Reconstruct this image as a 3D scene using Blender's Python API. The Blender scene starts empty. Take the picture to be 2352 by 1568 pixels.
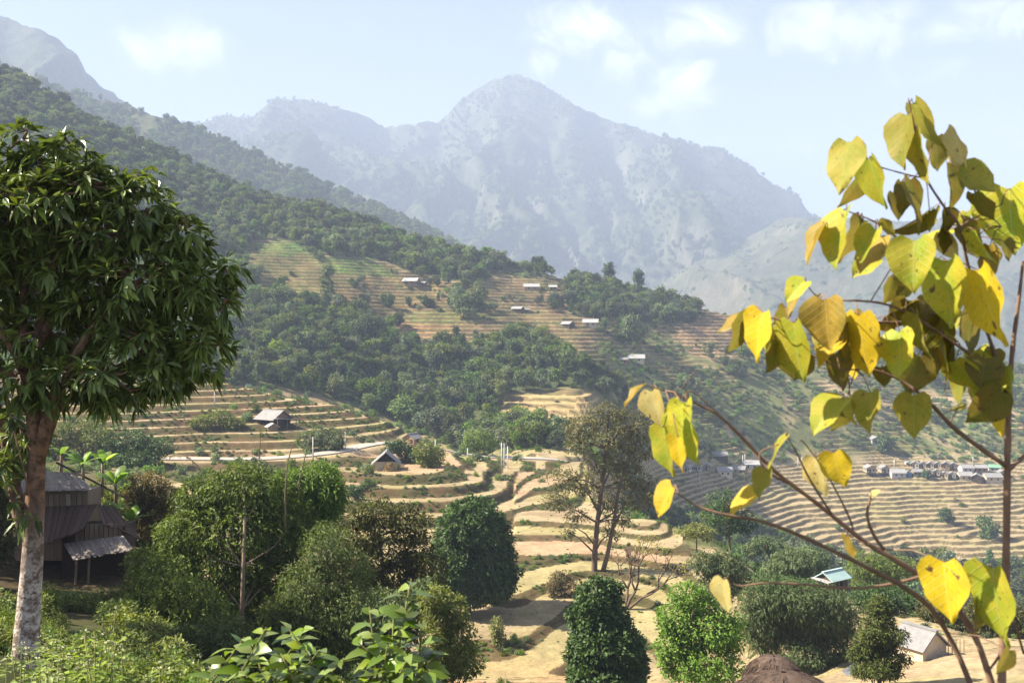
import bpy, math, random
import numpy as np
from mathutils import Vector, Matrix

random.seed(7)
RNG = np.random.default_rng(11)
SC = bpy.context.scene
COL = SC.collection

# ------------------------------------------------------------------ camera
F, CX, CY = 2259.0, 1176.0, 784.0          # focal length and centre in units of a 2352 x 1568 sheet
cam_data = bpy.data.cameras.new('camera')
cam_data.sensor_width = 36.0
cam_data.lens = 36.0 * F / 2352.0
cam_data.clip_start = 0.1
cam_data.clip_end = 20000.0
cam_data.dof.use_dof = True
cam_data.dof.focus_distance = 90.0
cam_data.dof.aperture_fstop = 7.5
cam = bpy.data.objects.new('camera', cam_data)
cam.location = (0, 0, 0)
cam.rotation_euler = (math.radians(90), 0, 0)
COL.objects.link(cam)
SC.camera = cam

# ------------------------------------------------------------------ sky, sun, exposure
SUN_DIR = Vector((-0.76, 0.05, 0.66)).normalized()      # towards the sun
sun_el = math.asin(SUN_DIR.z)
sun_az = math.atan2(SUN_DIR.x, SUN_DIR.y)

def nd(nt, t, x=0, y=0, **kw):
    n = nt.nodes.new(t)
    n.location = (x, y)
    for k, v in kw.items():
        setattr(n, k, v)
    return n

world = bpy.data.worlds.new('World')
SC.world = world
world.use_nodes = True
wt = world.node_tree
wt.nodes.clear()
w_out = nd(wt, 'ShaderNodeOutputWorld')
w_bg = nd(wt, 'ShaderNodeBackground')
w_bg.inputs['Strength'].default_value = 0.052
sky = nd(wt, 'ShaderNodeTexSky')
sky.sky_type = 'NISHITA'
sky.sun_disc = False
sky.sun_elevation = sun_el
sky.sun_rotation = sun_az % (2 * math.pi)
sky.altitude = 1200.0
sky.air_density = 1.0
sky.dust_density = 1.2
sky.ozone_density = 3.5
tc = nd(wt, 'ShaderNodeTexCoord')

def wmath(op, a, b=None, clamp=False):
    n = nd(wt, 'ShaderNodeMath', operation=op)
    n.use_clamp = clamp
    for i, v in enumerate((a, b)):
        if v is None:
            continue
        if isinstance(v, (int, float)):
            n.inputs[i].default_value = v
        else:
            wt.links.new(v, n.inputs[i])
    return n.outputs[0]

def wnoise(scale, detail, rough, dist=0.0):
    n = nd(wt, 'ShaderNodeTexNoise')
    n.inputs['Scale'].default_value = scale
    n.inputs['Detail'].default_value = detail
    n.inputs['Roughness'].default_value = rough
    n.inputs['Distortion'].default_value = dist
    wt.links.new(tc.outputs['Generated'], n.inputs['Vector'])
    return n.outputs['Fac']

# cloud banks: (sheet x, sheet y, half width, half height, weight)
CLOUDS = [(395, 105, 120, 75, 1.0), (460, 95, 80, 60, .8), (340, 95, 60, 50, .7), (1330, 70, 210, 85, 1.0), (1255, 140, 90, 70, .85),
          (1430, 120, 200, 110, .8), (1560, 190, 110, 85, .95), (1490, 240, 70, 50, .6), (1850, 70, 160, 75, 1.0), (2000, 65, 220, 90, .9), (1780, 110, 80, 50, .7),
          (1745, 225, 90, 60, .55), (2200, 50, 240, 80, .75), (1620, 60, 220, 80, .7), (1950, 330, 260, 60, .4), (2150, 150, 200, 60, .45), (900, 60, 200, 40, .3),
          (-420, 120, 160, 90, .9), (2800, 140, 220, 90, .9), (700, -260, 260, 110, .9), (1500, -320, 320, 120, .9)]
acc = None
for (cx, cy, rx, ry, wgt) in CLOUDS:
    d = Vector(((cx - CX) / F, 1.0, (CY - cy) / F)).normalized()
    sub = nd(wt, 'ShaderNodeVectorMath', operation='SUBTRACT')
    wt.links.new(tc.outputs['Generated'], sub.inputs[0])
    sub.inputs[1].default_value = d
    mul = nd(wt, 'ShaderNodeVectorMath', operation='MULTIPLY')
    wt.links.new(sub.outputs[0], mul.inputs[0])
    mul.inputs[1].default_value = (F / rx, F / rx * 0.5, F / ry)
    ln = nd(wt, 'ShaderNodeVectorMath', operation='LENGTH')
    wt.links.new(mul.outputs[0], ln.inputs[0])
    mr = nd(wt, 'ShaderNodeMapRange', interpolation_type='SMOOTHSTEP')
    mr.inputs['From Min'].default_value = 1.35
    mr.inputs['From Max'].default_value = 0.0
    mr.inputs['To Min'].default_value = 0.0
    mr.inputs['To Max'].default_value = wgt
    wt.links.new(ln.outputs['Value'], mr.inputs['Value'])
    acc = mr.outputs[0] if acc is None else wmath('MAXIMUM', acc, mr.outputs[0])
n1 = wnoise(19.0, 9.0, 0.66, 0.9)
n2 = wnoise(7.0, 3.0, 0.5)
dens = wmath('ADD', acc, wmath('MULTIPLY', wmath('SUBTRACT', n1, 0.5), 2.3))
dens = wmath('ADD', dens, wmath('MULTIPLY', wmath('SUBTRACT', n2, 0.62), 0.55))
mrc = nd(wt, 'ShaderNodeMapRange', interpolation_type='SMOOTHSTEP')
mrc.inputs['From Min'].default_value = 0.18
mrc.inputs['From Max'].default_value = 1.45
wt.links.new(dens, mrc.inputs['Value'])
mix = nd(wt, 'ShaderNodeMix', data_type='RGBA')
wt.links.new(wmath('MULTIPLY', mrc.outputs[0], 0.55), mix.inputs['Factor'])
hsv = nd(wt, 'ShaderNodeHueSaturation')          # hazier, whiter blue
hsv.inputs['Hue'].default_value = 0.515
hsv.inputs['Saturation'].default_value = 0.85
hsv.inputs['Value'].default_value = 1.03
wt.links.new(sky.outputs['Color'], hsv.inputs['Color'])
wt.links.new(hsv.outputs['Color'], mix.inputs[6])
mix.inputs[7].default_value = (11.6, 11.7, 12.0, 1)
wt.links.new(mix.outputs[2], w_bg.inputs['Color'])
wt.links.new(w_bg.outputs[0], w_out.inputs['Surface'])

sun_data = bpy.data.lights.new('sun', 'SUN')
sun_data.energy = 5.0
sun_data.angle = math.radians(0.53)
sun_data.color = (1.0, 0.93, 0.80)
sun = bpy.data.objects.new('sun', sun_data)
sun.rotation_euler = (-SUN_DIR).to_track_quat('-Z', 'Y').to_euler()
sun.location = (-60, 0, 80)
COL.objects.link(sun)

SC.view_settings.view_transform = 'Standard'
SC.view_settings.look = 'None'
SC.view_settings.gamma = 1.0
SC.view_settings.use_curve_mapping = False
SC.view_settings.exposure = 2.13
SC.cycles.use_denoising = True
try:
    SC.cycles.denoiser = 'OPENIMAGEDENOISE'
    SC.cycles.denoising_input_passes = 'RGB_ALBEDO_NORMAL'
except Exception:
    pass
SC.cycles.max_bounces = 6
SC.cycles.diffuse_bounces = 1
SC.cycles.glossy_bounces = 2
SC.cycles.transmission_bounces = 3
SC.cycles.transparent_max_bounces = 6
SC.cycles.volume_bounces = 0
SC.cycles.use_adaptive_sampling = False

# ------------------------------------------------------------------ helpers
def tag(o, label=None, cat=None, group=None, kind=None):
    if label: o['label'] = label
    if cat: o['category'] = cat
    if group: o['group'] = group
    if kind: o['kind'] = kind
    return o

def empty(name, loc, rz=0.0):
    o = bpy.data.objects.new(name, None)
    o.empty_display_size = 0.2
    o.location = loc
    o.rotation_euler = (0, 0, rz)
    COL.objects.link(o)
    return o

def obj(name, mesh, parent=None, link=True):
    o = bpy.data.objects.new(name, mesh)
    if link: COL.objects.link(o)
    if parent is not None: o.parent = parent
    return o

def P3(px, py, d):
    return Vector(((px - CX) / F * d, d, (CY - py) / F * d))

def np_mesh(name, V, quads=None, tris=None, mats=(), mat_idx=None, smooth=False, var=None, col=None):
    """mesh from numpy arrays; quads (n,4), tris (m,3); var: float per vertex"""
    me = bpy.data.meshes.new(name)
    V = np.asarray(V, np.float32)
    nq = 0 if quads is None else len(quads)
    nt_ = 0 if tris is None else len(tris)
    me.vertices.add(len(V))
    me.vertices.foreach_set('co', V.ravel())
    li = []
    if nq: li.append(np.asarray(quads, np.int32).ravel())
    if nt_: li.append(np.asarray(tris, np.int32).ravel())
    li = np.concatenate(li)
    me.loops.add(len(li))
    me.loops.foreach_set('vertex_index', li)
    me.polygons.add(nq + nt_)
    st = np.concatenate([np.arange(nq) * 4, nq * 4 + np.arange(nt_) * 3]).astype(np.int32)
    me.polygons.foreach_set('loop_start', st)
    try:
        tot = np.concatenate([np.full(nq, 4), np.full(nt_, 3)]).astype(np.int32)
        me.polygons.foreach_set('loop_total', tot)
    except Exception:
        pass
    for m in mats: me.materials.append(m)
    if mat_idx is not None:
        me.polygons.foreach_set('material_index', np.asarray(mat_idx, np.int32))
    me.polygons.foreach_set('use_smooth', np.full(nq + nt_, bool(smooth)))
    if var is not None:
        a = me.attributes.new('var', 'FLOAT', 'POINT')
        a.data.foreach_set('value', np.asarray(var, np.float32))
    if col is not None:
        a = me.attributes.new('cover', 'FLOAT_COLOR', 'POINT')
        c4 = np.ones((len(V), 4), np.float32); c4[:, :3] = col
        a.data.foreach_set('color', c4.ravel())
    me.update(calc_edges=True)
    me.validate()
    return me

def _hash(ix, iy, seed):
    h = (ix.astype(np.int64) * 374761393 + iy.astype(np.int64) * 668265263 + seed * 1442695041) & 0x7fffffff
    h = (h ^ (h >> 13)) * 1274126177 & 0x7fffffff
    h = h ^ (h >> 16)
    return (h & 0xffff) / 65535.0

def vnoise(x, y, seed=0):
    x = np.asarray(x, float); y = np.asarray(y, float)
    xi = np.floor(x); yi = np.floor(y)
    fx = x - xi; fy = y - yi
    fx = fx * fx * fx * (fx * (fx * 6 - 15) + 10); fy = fy * fy * fy * (fy * (fy * 6 - 15) + 10)
    a = _hash(xi, yi, seed); b = _hash(xi + 1, yi, seed)
    c = _hash(xi, yi + 1, seed); d = _hash(xi + 1, yi + 1, seed)
    return (a + (b - a) * fx) * (1 - fy) + (c + (d - c) * fx) * fy

def fbm(x, y, seed=0, octv=4, gain=0.5):
    s = 0; a = 1; t = 0
    for i in range(octv):
        s = s + a * vnoise(x * 2 ** i, y * 2 ** i, seed + i * 17)
        t += a; a *= gain
    return s / t          # 0..1

def sstep(a, b, x):
    t = np.clip((x - a) / (b - a), 0, 1)
    return t * t * (3 - 2 * t)

def in_poly(px, py, poly):
    px = np.asarray(px); py = np.asarray(py)
    res = np.zeros(px.shape, bool)
    n = len(poly)
    j = n - 1
    for i in range(n):
        xi, yi = poly[i]; xj, yj = poly[j]
        cond = ((yi > py) != (yj > py))
        xx = (xj - xi) * (py - yi) / ((yj - yi) if yj != yi else 1e-9) + xi
        res ^= cond & (px < xx)
        j = i
    return res

# ------------------------------------------------------------------ materials
def new_mat(name):
    m = bpy.data.materials.new(name)
    m.use_nodes = True
    nt = m.node_tree
    nt.nodes.clear()
    out = nd(nt, 'ShaderNodeOutputMaterial')
    return m, nt, out

def link(nt, a, b): nt.links.new(a, b)

def mixc(nt, fac, a, b, blend='MIX'):
    n = nd(nt, 'ShaderNodeMix', data_type='RGBA', blend_type=blend)
    for i, v in ((0, fac), (6, a), (7, b)):
        if isinstance(v, (int, float)): n.inputs[i].default_value = v
        elif isinstance(v, tuple): n.inputs[i].default_value = (*v[:3], 1)
        else: nt.links.new(v, n.inputs[i])
    return n.outputs[2]

def mth(nt, op, a, b=None, c=None):
    n = nd(nt, 'ShaderNodeMath', operation=op)
    for i, v in enumerate((a, b, c)):
        if v is None: continue
        if isinstance(v, (int, float)): n.inputs[i].default_value = v
        else: nt.links.new(v, n.inputs[i])
    return n.outputs[0]

def tnoise(nt, vec, scale, detail=4, rough=0.55, dist=0.0):
    n = nd(nt, 'ShaderNodeTexNoise')
    n.inputs['Scale'].default_value = scale
    n.inputs['Detail'].default_value = detail
    n.inputs['Roughness'].default_value = rough
    n.inputs['Distortion'].default_value = dist
    if vec is not None: nt.links.new(vec, n.inputs['Vector'])
    return n.outputs['Fac']

def mrange(nt, v, a, b, c=0.0, d=1.0):
    n = nd(nt, 'ShaderNodeMapRange')
    nt.links.new(v, n.inputs['Value'])
    for k, x in zip(('From Min', 'From Max', 'To Min', 'To Max'), (a, b, c, d)):
        n.inputs[k].default_value = x
    return n.outputs[0]

def pbsdf(nt, out, rough=0.8, spec=0.2):
    b = nd(nt, 'ShaderNodeBsdfPrincipled')
    b.inputs['Roughness'].default_value = rough
    b.inputs['Specular IOR Level'].default_value = spec
    nt.links.new(b.outputs[0], out.inputs['Surface'])
    return b

def bump(nt, h, strength, dist, target):
    n = nd(nt, 'ShaderNodeBump')
    n.inputs['Strength'].default_value = strength
    n.inputs['Distance'].default_value = dist
    nt.links.new(h, n.inputs['Height'])
    nt.links.new(n.outputs[0], target.inputs['Normal'])

def mat_foliage(name, c1, c2, trans=0.3, rough=0.55, spec=0.14, rnd=0.35):
    """leaf material: colour runs c1..c2 with the per-leaf value 'var'; each plant shifts a little"""
    c1 = (c1[0] * 1.22, c1[1] * 1.32, c1[2] * .95); c2 = (c2[0] * 1.22, c2[1] * 1.32, c2[2] * .95)
    m, nt, out = new_mat(name)
    at = nd(nt, 'ShaderNodeAttribute', attribute_name='var')
    oi = nd(nt, 'ShaderNodeObjectInfo')
    c = mixc(nt, at.outputs['Fac'], c1, c2)
    hs = nd(nt, 'ShaderNodeHueSaturation')
    link(nt, c, hs.inputs['Color'])
    link(nt, mrange(nt, oi.outputs['Random'], 0, 1, 0.5 - 0.05 * rnd, 0.5 + 0.09 * rnd), hs.inputs['Hue'])
    r2 = mth(nt, 'FRACT', mth(nt, 'MULTIPLY', oi.outputs['Random'], 7.31))
    link(nt, mrange(nt, r2, 0, 1, 1 - rnd * .9, 1 + rnd), hs.inputs['Value'])
    r3 = mth(nt, 'FRACT', mth(nt, 'MULTIPLY', oi.outputs['Random'], 31.7))
    link(nt, mrange(nt, r3, 0, 1, 1 - rnd, 1 + .3 * rnd), hs.inputs['Saturation'])
    b = nd(nt, 'ShaderNodeBsdfPrincipled')
    b.inputs['Roughness'].default_value = rough
    b.inputs['Specular IOR Level'].default_value = spec
    link(nt, hs.outputs[0], b.inputs['Base Color'])
    t = nd(nt, 'ShaderNodeBsdfTranslucent')
    br = mixc(nt, 1.0, hs.outputs[0], (1.5, 1.6, 0.7), 'MULTIPLY')
    link(nt, br, t.inputs['Color'])
    ms = nd(nt, 'ShaderNodeMixShader')
    ms.inputs[0].default_value = trans
    link(nt, b.outputs[0], ms.inputs[1]); link(nt, t.outputs[0], ms.inputs[2])
    link(nt, ms.outputs[0], out.inputs['Surface'])
    return m

def mat_simple(name, c1, c2, scale=3.0, rough=0.85, spec=0.15, bmp=0.3, bdist=0.02, stretch=(1, 1, 1), detail=6):
    m, nt, out = new_mat(name)
    b = pbsdf(nt, out, rough, spec)
    t = nd(nt, 'ShaderNodeTexCoord')
    mp = nd(nt, 'ShaderNodeMapping')
    mp.inputs['Scale'].default_value = stretch
    link(nt, t.outputs['Object'], mp.inputs['Vector'])
    oi = nd(nt, 'ShaderNodeObjectInfo')
    n = tnoise(nt, mp.outputs[0], scale, detail, 0.65)
    f = mrange(nt, n, 0.3, 0.7)
    c = mixc(nt, f, c1, c2)
    v = mrange(nt, oi.outputs['Random'], 0, 1, 0.8, 1.18)
    cv = nd(nt, 'ShaderNodeHueSaturation')
    link(nt, c, cv.inputs['Color']); link(nt, v, cv.inputs['Value'])
    link(nt, cv.outputs[0], b.inputs['Base Color'])
    if bmp: bump(nt, n, bmp, bdist, b)
    return m

# ------------------------------------------------------------------ leaf, tube and crown builders
def unit(a):
    return a / np.maximum(np.linalg.norm(a, axis=-1, keepdims=True), 1e-9)

def leaves(P, D, N, L, W, droop=0.15, kind=4):
    """arrays of leaves: base points P, directions D, up-normals N -> V, quads, tris, per-leaf vertex count"""
    n = len(P)
    D = unit(D)
    S = unit(np.cross(D, N))
    Nn = np.cross(S, D)
    L = np.broadcast_to(np.asarray(L, float), (n,))[:, None]
    W = np.broadcast_to(np.asarray(W, float), (n,))[:, None]
    down = np.array([0, 0, -1.0])
    if kind == 4:
        m = P + D * L * 0.45
        V = np.stack([P, m + S * W / 2, P + D * L + down * L * droop, m - S * W / 2], 1)
        Q = np.arange(n)[:, None] * 4 + np.array([0, 1, 2, 3])
        return V.reshape(-1, 3), Q, None, 4
    if kind == 6:       # folded along the midrib, drooping tip
        c = P + D * L * 0.5 - Nn * W * 0.16 + down * L * droop * 0.25
        l = P + D * L * 0.42 + S * W / 2
        r = P + D * L * 0.42 - S * W / 2
        tip = P + D * L + down * L * droop
        V = np.stack([P, l, c, r, tip], 1)
        b = np.arange(n)[:, None] * 5
        T = np.concatenate([b + np.array(t) for t in ([0, 2, 1], [0, 3, 2], [1, 2, 4], [2, 3, 4])])
        return V.reshape(-1, 3), None, T, 5
    # kind 12: broad arched blade, 4 cross rows
    rows = [(0.0, 0.0), (0.18, 0.62), (0.42, 1.0), (0.70, 0.72), (0.88, 0.30), (1.0, 0.0)]
    vs = []
    for (t, w) in rows:
        c = P + D * L * t + down * L * droop * t * t
        if w == 0.0:
            vs.append(c)
        else:
            vs += [c + S * W / 2 * w + Nn * W * 0.10 * w, c, c - S * W / 2 * w + Nn * W * 0.10 * w]
    V = np.stack(vs, 1)
    k = V.shape[1]
    b = np.arange(n)[:, None] * k
    Q = []
    for i in range(3):
        o = 1 + i * 3
        Q += [b + np.array([o, o + 3, o + 4, o + 1]), b + np.array([o + 1, o + 4, o + 5, o + 2])]
    T = [b + np.array([0, 1, 2]), b + np.array([0, 2, 3]), b + np.array([10, k - 1, 11]), b + np.array([11, k - 1, 12])]
    return V.reshape(-1, 3), np.concatenate(Q), np.concatenate(T), k

def leaf_mesh(name, P, D, N, L, W, mats, droop=0.15, kind=4, var=None, smooth=False):
    V, Q, T, k = leaves(P, D, N, L, W, droop, kind)
    if var is None: var = RNG.random(len(P))
    return np_mesh(name, V, Q, T, mats, var=np.repeat(var, k), smooth=smooth)

def rdir(n, rng=RNG):
    v = rng.normal(size=(n, 3))
    return unit(v)

def crown_twigs(blobs, n, rng, shell=0.55, up=0.25):
    """blobs: (cx,cy,cz,rx,ry,rz); points near the blob surfaces, with outward directions"""
    B = np.array(blobs, float)
    area = (B[:, 3] * B[:, 4] + B[:, 4] * B[:, 5] + B[:, 3] * B[:, 5])
    idx = rng.choice(len(B), size=int(n * 1.7), p=area / area.sum())
    u = rdir(len(idx), rng)
    r = shell + (1 - shell) * rng.random(len(idx)) ** 0.5
    r *= 0.9 + 0.22 * rng.random(len(idx))
    C = B[idx, :3]; R = B[idx, 3:]
    P = C + u * R * r[:, None]
    # drop what lies deep inside another blob
    keep = np.ones(len(P), bool)
    for b in B:
        q = np.linalg.norm((P - b[:3]) / b[3:], axis=1)
        keep &= q > shell * 0.8
    sel = np.where(keep)[0][:n]
    out = unit(u[sel] * (1.0 / R[sel])) 
    out = unit(out + np.array([0, 0, up]))
    return P[sel], out

def tube(pts, rads, seg=7):
    pts = [Vector(p) for p in pts]
    V = []; Q = []
    n = len(pts)
    ref = Vector((0.31, 0.95, 0.11))
    for i, p in enumerate(pts):
        t = (pts[min(i + 1, n - 1)] - pts[max(i - 1, 0)])
        if t.length < 1e-9: t = Vector((0, 0, 1))
        t.normalize()
        a = t.cross(ref)
        if a.length < 1e-3: a = t.cross(Vector((1, 0, 0)))
        a.normalize(); b = t.cross(a)
        for k in range(seg):
            th = 2 * math.pi * k / seg
            V.append(p + (a * math.cos(th) + b * math.sin(th)) * rads[i])
        if i:
            o = (i - 1) * seg
            for k in range(seg):
                Q.append((o + k, o + (k + 1) % seg, o + seg + (k + 1) % seg, o + seg + k))
    V.append(pts[0]); V.append(pts[-1])
    T = []
    o = (n - 1) * seg
    for k in range(seg):
        T.append((len(V) - 2, (k + 1) % seg, k))
        T.append((len(V) - 1, o + k, o + (k + 1) % seg))
    return V, Q, T

class MB:
    """collects shapes into one mesh"""
    def __init__(s): s.V = []; s.Q = []; s.T = []; s.qm = []; s.tm = []
    def add(s, V, Q, T=(), mi=0):
        o = len(s.V)
        s.V += [tuple(v) for v in V]
        s.Q += [tuple(i + o for i in q) for q in Q]; s.qm += [mi] * len(Q)
        s.T += [tuple(i + o for i in t) for t in T]; s.tm += [mi] * len(T)
        return s
    def tube(s, pts, rads, seg=7, mi=0): return s.add(*tube(pts, rads, seg), mi=mi)
    def box(s, c, h, rz=0.0, mi=0, M=None):
        V = []
        for z in (-1, 1):
            for (x, y) in ((-1, -1), (1, -1), (1, 1), (-1, 1)):
                v = Vector((x * h[0], y * h[1], z * h[2]))
                if M is not None: v = M @ v
                else: v = Matrix.Rotation(rz, 3, 'Z') @ v
                V.append(v + Vector(c))
        Q = [(0, 3, 2, 1), (4, 5, 6, 7), (0, 1, 5, 4), (1, 2, 6, 5), (2, 3, 7, 6), (3, 0, 4, 7)]
        return s.add(V, Q, mi=mi)
    def prism(s, poly, y0, y1, mi=0):
        """poly: (x,z) counter-clockwise seen from -y; extruded along y"""
        n = len(poly)
        V = [(x, y0, z) for x, z in poly] + [(x, y1, z) for x, z in poly]
        Q = [(i, n + i, n + (i + 1) % n, (i + 1) % n) for i in range(n)]
        T = [(0, i, i + 1) for i in range(1, n - 1)] + [(n, n + i + 1, n + i) for i in range(1, n - 1)]
        return s.add(V, Q, T, mi=mi)
    def mesh(s, name, mats, smooth=False):
        return np_mesh(name, np.array(s.V), np.array(s.Q, int) if s.Q else None, np.array(s.T, int) if s.T else None,
                       mats, mat_idx=s.qm + s.tm, smooth=smooth)
    def build(s, name, mats, parent=None, smooth=False):
        if not isinstance(mats, (list, tuple)): mats = [mats]
        return obj(name, s.mesh(name, mats, smooth), parent)

# ------------------------------------------------------------------ the land: heights along viewing columns
# each column: sheet x -> list of (distance, sheet row) or (distance, None, height)
def back(d, row, fall=150):
    z = (CY - row) / F * d
    return [(d, row), (d + 70, None, z - 28), (1000, None, z - fall)]
NEAR = [(0.0, None, -1.65), (4, None, -2.25), (13, None, -4.1)]
NEAR2 = [(0.0, None, -1.65), (4, None, -2.3), (13, None, -5.5)]
COLS = {
    -900: NEAR + [(40, None, -8), (110, None, -12), (190, None, -12), (270, None, 4), (330, None, 8), (400, None, 30)] + back(820, -60),
    -400: NEAR + [(40, None, -9.5), (110, None, -16), (190, None, -18), (230, None, -12), (270, None, -4), (330, None, -4), (400, None, 8)] + back(820, 20),
    0: NEAR + [(24, None, -7.2), (40, None, -11), (56, None, -13.6), (63, None, -10.5), (76, None, -12), (110, None, -19), (190, 1050), (230, 950), (270, 850), (330, None, -7), (400, 800)] + back(810, 150),
    300: [(0.0, None, -1.65), (4, None, -2.3), (13, None, -5.0), (30, None, -10.0), (52, None, -13.5), (58, None, -12.8), (66, None, -11), (80, None, -14.5), (110, None, -21.5), (180, 1080), (195, 1062), (215, 1000), (235, 935), (270, 875), (320, None, -16), (390, 850), (560, 600)] + back(790, 322),
    480: NEAR2 + [(30, None, -12), (55, None, -19.6), (110, None, -23.5), (182, 1090), (198, 1057), (203, 1055), (225, 985), (270, 878), (320, None, -22), (390, 868), (520, 690), (600, 580)] + back(780, 398),
    600: NEAR2 + [(30, None, -12), (55, None, -19.5), (115, None, -25), (185, 1095), (198, 1055), (204, 1053), (220, 1000), (270, 893), (325, None, -30), (390, 885), (520, 700), (620, 560)] + back(760, 452),
    780: NEAR2 + [(30, None, -12), (55, None, -20.5), (120, None, -29.5), (150, None, -31), (166, None, -31), (190, None, -25.6), (198, None, -24.6), (205, 1042), (212, 1035), (262, 925), (325, None, -38), (395, 925), (510, 730), (615, 590)] + back(735, 490),
    900: NEAR2 + [(30, None, -12), (60, None, -22), (96, None, -32.6), (120, None, -32.2), (163, None, -31), (175, None, -28.3), (188, None, -25.1), (205, 1052), (215, 1035), (254, 966), (330, None, -45), (400, 955), (500, 800), (600, 640)] + back(720, 538),
    1060: NEAR2 + [(30, None, -12), (60, None, -22.5), (96, None, -33), (120, None, -32.2), (163, None, -30.9), (177, None, -28.3), (190, None, -25.6), (215, None, -26), (235, 1042), (300, None, -44), (390, 985), (500, 795), (600, 655)] + back(705, 590),
    1200: NEAR2 + [(30, None, -12), (60, None, -23), (97, 1554), (118, 1400), (141, 1288), (165, None, -30.5), (190, None, -29.8), (225, None, -28.8), (245, 1047), (300, 1020), (380, 972), (410, 906), (425, 895), (520, 790), (620, 672)] + back(690, 615),
    1360: NEAR2 + [(30, None, -12), (60, None, -23), (98, 1556), (120, 1402), (142, 1286), (166, None, -30.4), (200, None, -29.8), (245, 1052), (320, 1030), (385, 972), (412, 905), (430, 890), (530, 790), (620, 700)] + back(690, 650),
    1500: NEAR2 + [(30, None, -12), (60, None, -23), (98, 1556), (120, 1400), (143, 1276), (165, 1188), (205, None, -40), (300, None, -62), (400, None, -66), (440, 1085), (480, 1005), (560, 840), (640, 722)] + back(690, 682),
    1650: NEAR2 + [(30, None, -12), (60, None, -22.5), (92, 1556), (116, 1395), (146, 1264), (158, 1242), (200, None, -43), (300, None, -76), (400, None, -78), (450, 1135), (485, 1070), (570, 870), (640, 750)] + back(695, 714),
    1800: NEAR2 + [(30, None, -12), (60, None, -21.5), (78, 1560), (105, 1390), (118, 1335), (150, None, -38), (220, None, -64), (330, None, -88), (400, None, -88), (420, 1250), (490, 1130), (530, 1050), (560, 945), (600, 866)] + back(700, 748),
    2000: NEAR2 + [(30, None, -12), (55, None, -19.5), (70, 1545), (85, 1450), (105, 1375), (140, None, -38), (220, None, -70), (330, None, -96), (400, None, -95), (428, 1280), (520, 1100), (545, 1062), (600, 930)] + back(715, 788),
    2150: NEAR2 + [(30, None, -12), (55, None, -19.8), (68, 1520), (84, 1440), (95, 1408), (140, None, -40), (220, None, -72), (330, None, -99), (405, None, -98), (430, 1295), (520, 1103), (548, 1062), (610, 950)] + back(718, 812),
    2350: NEAR2 + [(30, None, -12), (55, None, -19.6), (66, 1510), (78, 1460), (90, None, -29), (140, None, -44), (220, None, -76), (330, None, -101), (405, None, -100), (432, 1300), (525, 1108), (555, 1062), (620, 950)] + back(722, 834),
    2800: NEAR2 + [(30, None, -12), (60, None, -20), (90, None, -30), (140, None, -48), (220, None, -80), (330, None, -103), (410, None, -102), (435, 1310), (530, 1110), (620, 960)] + back(740, 850),
    3300: NEAR2 + [(30, None, -12), (60, None, -22), (90, None, -33), (140, None, -52), (220, None, -82), (330, None, -103), (410, None, -103), (440, None, -100), (530, None, -75), (620, None, -45)] + back(750, 850),
}
ds = np.concatenate([
    np.geomspace(0.6, 58, 90, endpoint=False), np.arange(58, 130, 0.42), np.arange(130, 285, 0.56),
    np.arange(285, 420, 2.0), np.arange(420, 740, 1.05), np.linspace(740, 1000, 34)])
pxs = np.concatenate([np.linspace(-900, -140, 46, endpoint=False), np.arange(-140, 2500, 4.2), np.linspace(2500, 3300, 48)])

keys = sorted(COLS)
fine_d = np.linspace(0, 1000, 2001)
tab = []
for k in keys:
    dd = []; zz = []
    for e in COLS[k]:
        dd.append(e[0]); zz.append(e[2] if len(e) == 3 else (CY - e[1]) / F * e[0])
    z = np.interp(fine_d, dd, zz)
    # soften the knots, more with distance
    for w, lo in ((5, 0), (13, 120), (25, 300)):
        ker = np.hanning(w + 2)[1:-1]; ker /= ker.sum()
        zs = np.convolve(np.pad(z, w // 2, mode='edge'), ker, 'valid')
        m = sstep(lo, lo + 40, fine_d)
        z = z * (1 - m) + zs * m
    tab.append(z)
tab = np.array(tab)                      # (columns, fine_d)
fine_px = np.arange(-900, 3301, 10.0)
tp = np.empty((len(fine_px), len(fine_d)))
for j in range(len(fine_d)):
    tp[:, j] = np.interp(fine_px, keys, tab[:, j])
ker = np.hanning(15)[1:-1]; ker /= ker.sum()
tp = np.apply_along_axis(lambda c: np.convolve(np.pad(c, 6, mode='edge'), ker, 'valid'), 0, tp)

def bil(arr, a0, astep, a, b0, bstep, b):
    ia = np.clip((a - a0) / astep, 0, arr.shape[0] - 1.001); ib = np.clip((b - b0) / bstep, 0, arr.shape[1] - 1.001)
    i = ia.astype(int); j = ib.astype(int); fa = ia - i; fb = ib - j
    return (arr[i, j] * (1 - fa) * (1 - fb) + arr[i + 1, j] * fa * (1 - fb) + arr[i, j + 1] * (1 - fa) * fb + arr[i + 1, j + 1] * fa * fb)

PX, DD = np.meshgrid(pxs, ds)            # (nd, npx)
base = bil(tp, -900, 10.0, PX, 0, 0.5, DD)
XX = (PX - CX) / F * DD
base = base + sstep(20, 90, DD) * (fbm(XX / 26, DD / 26, 3, 3) - 0.5) * 2.2 * (0.13 + sstep(250, 500, DD) * 1.7)
ROW = CY - base / DD * F

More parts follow.
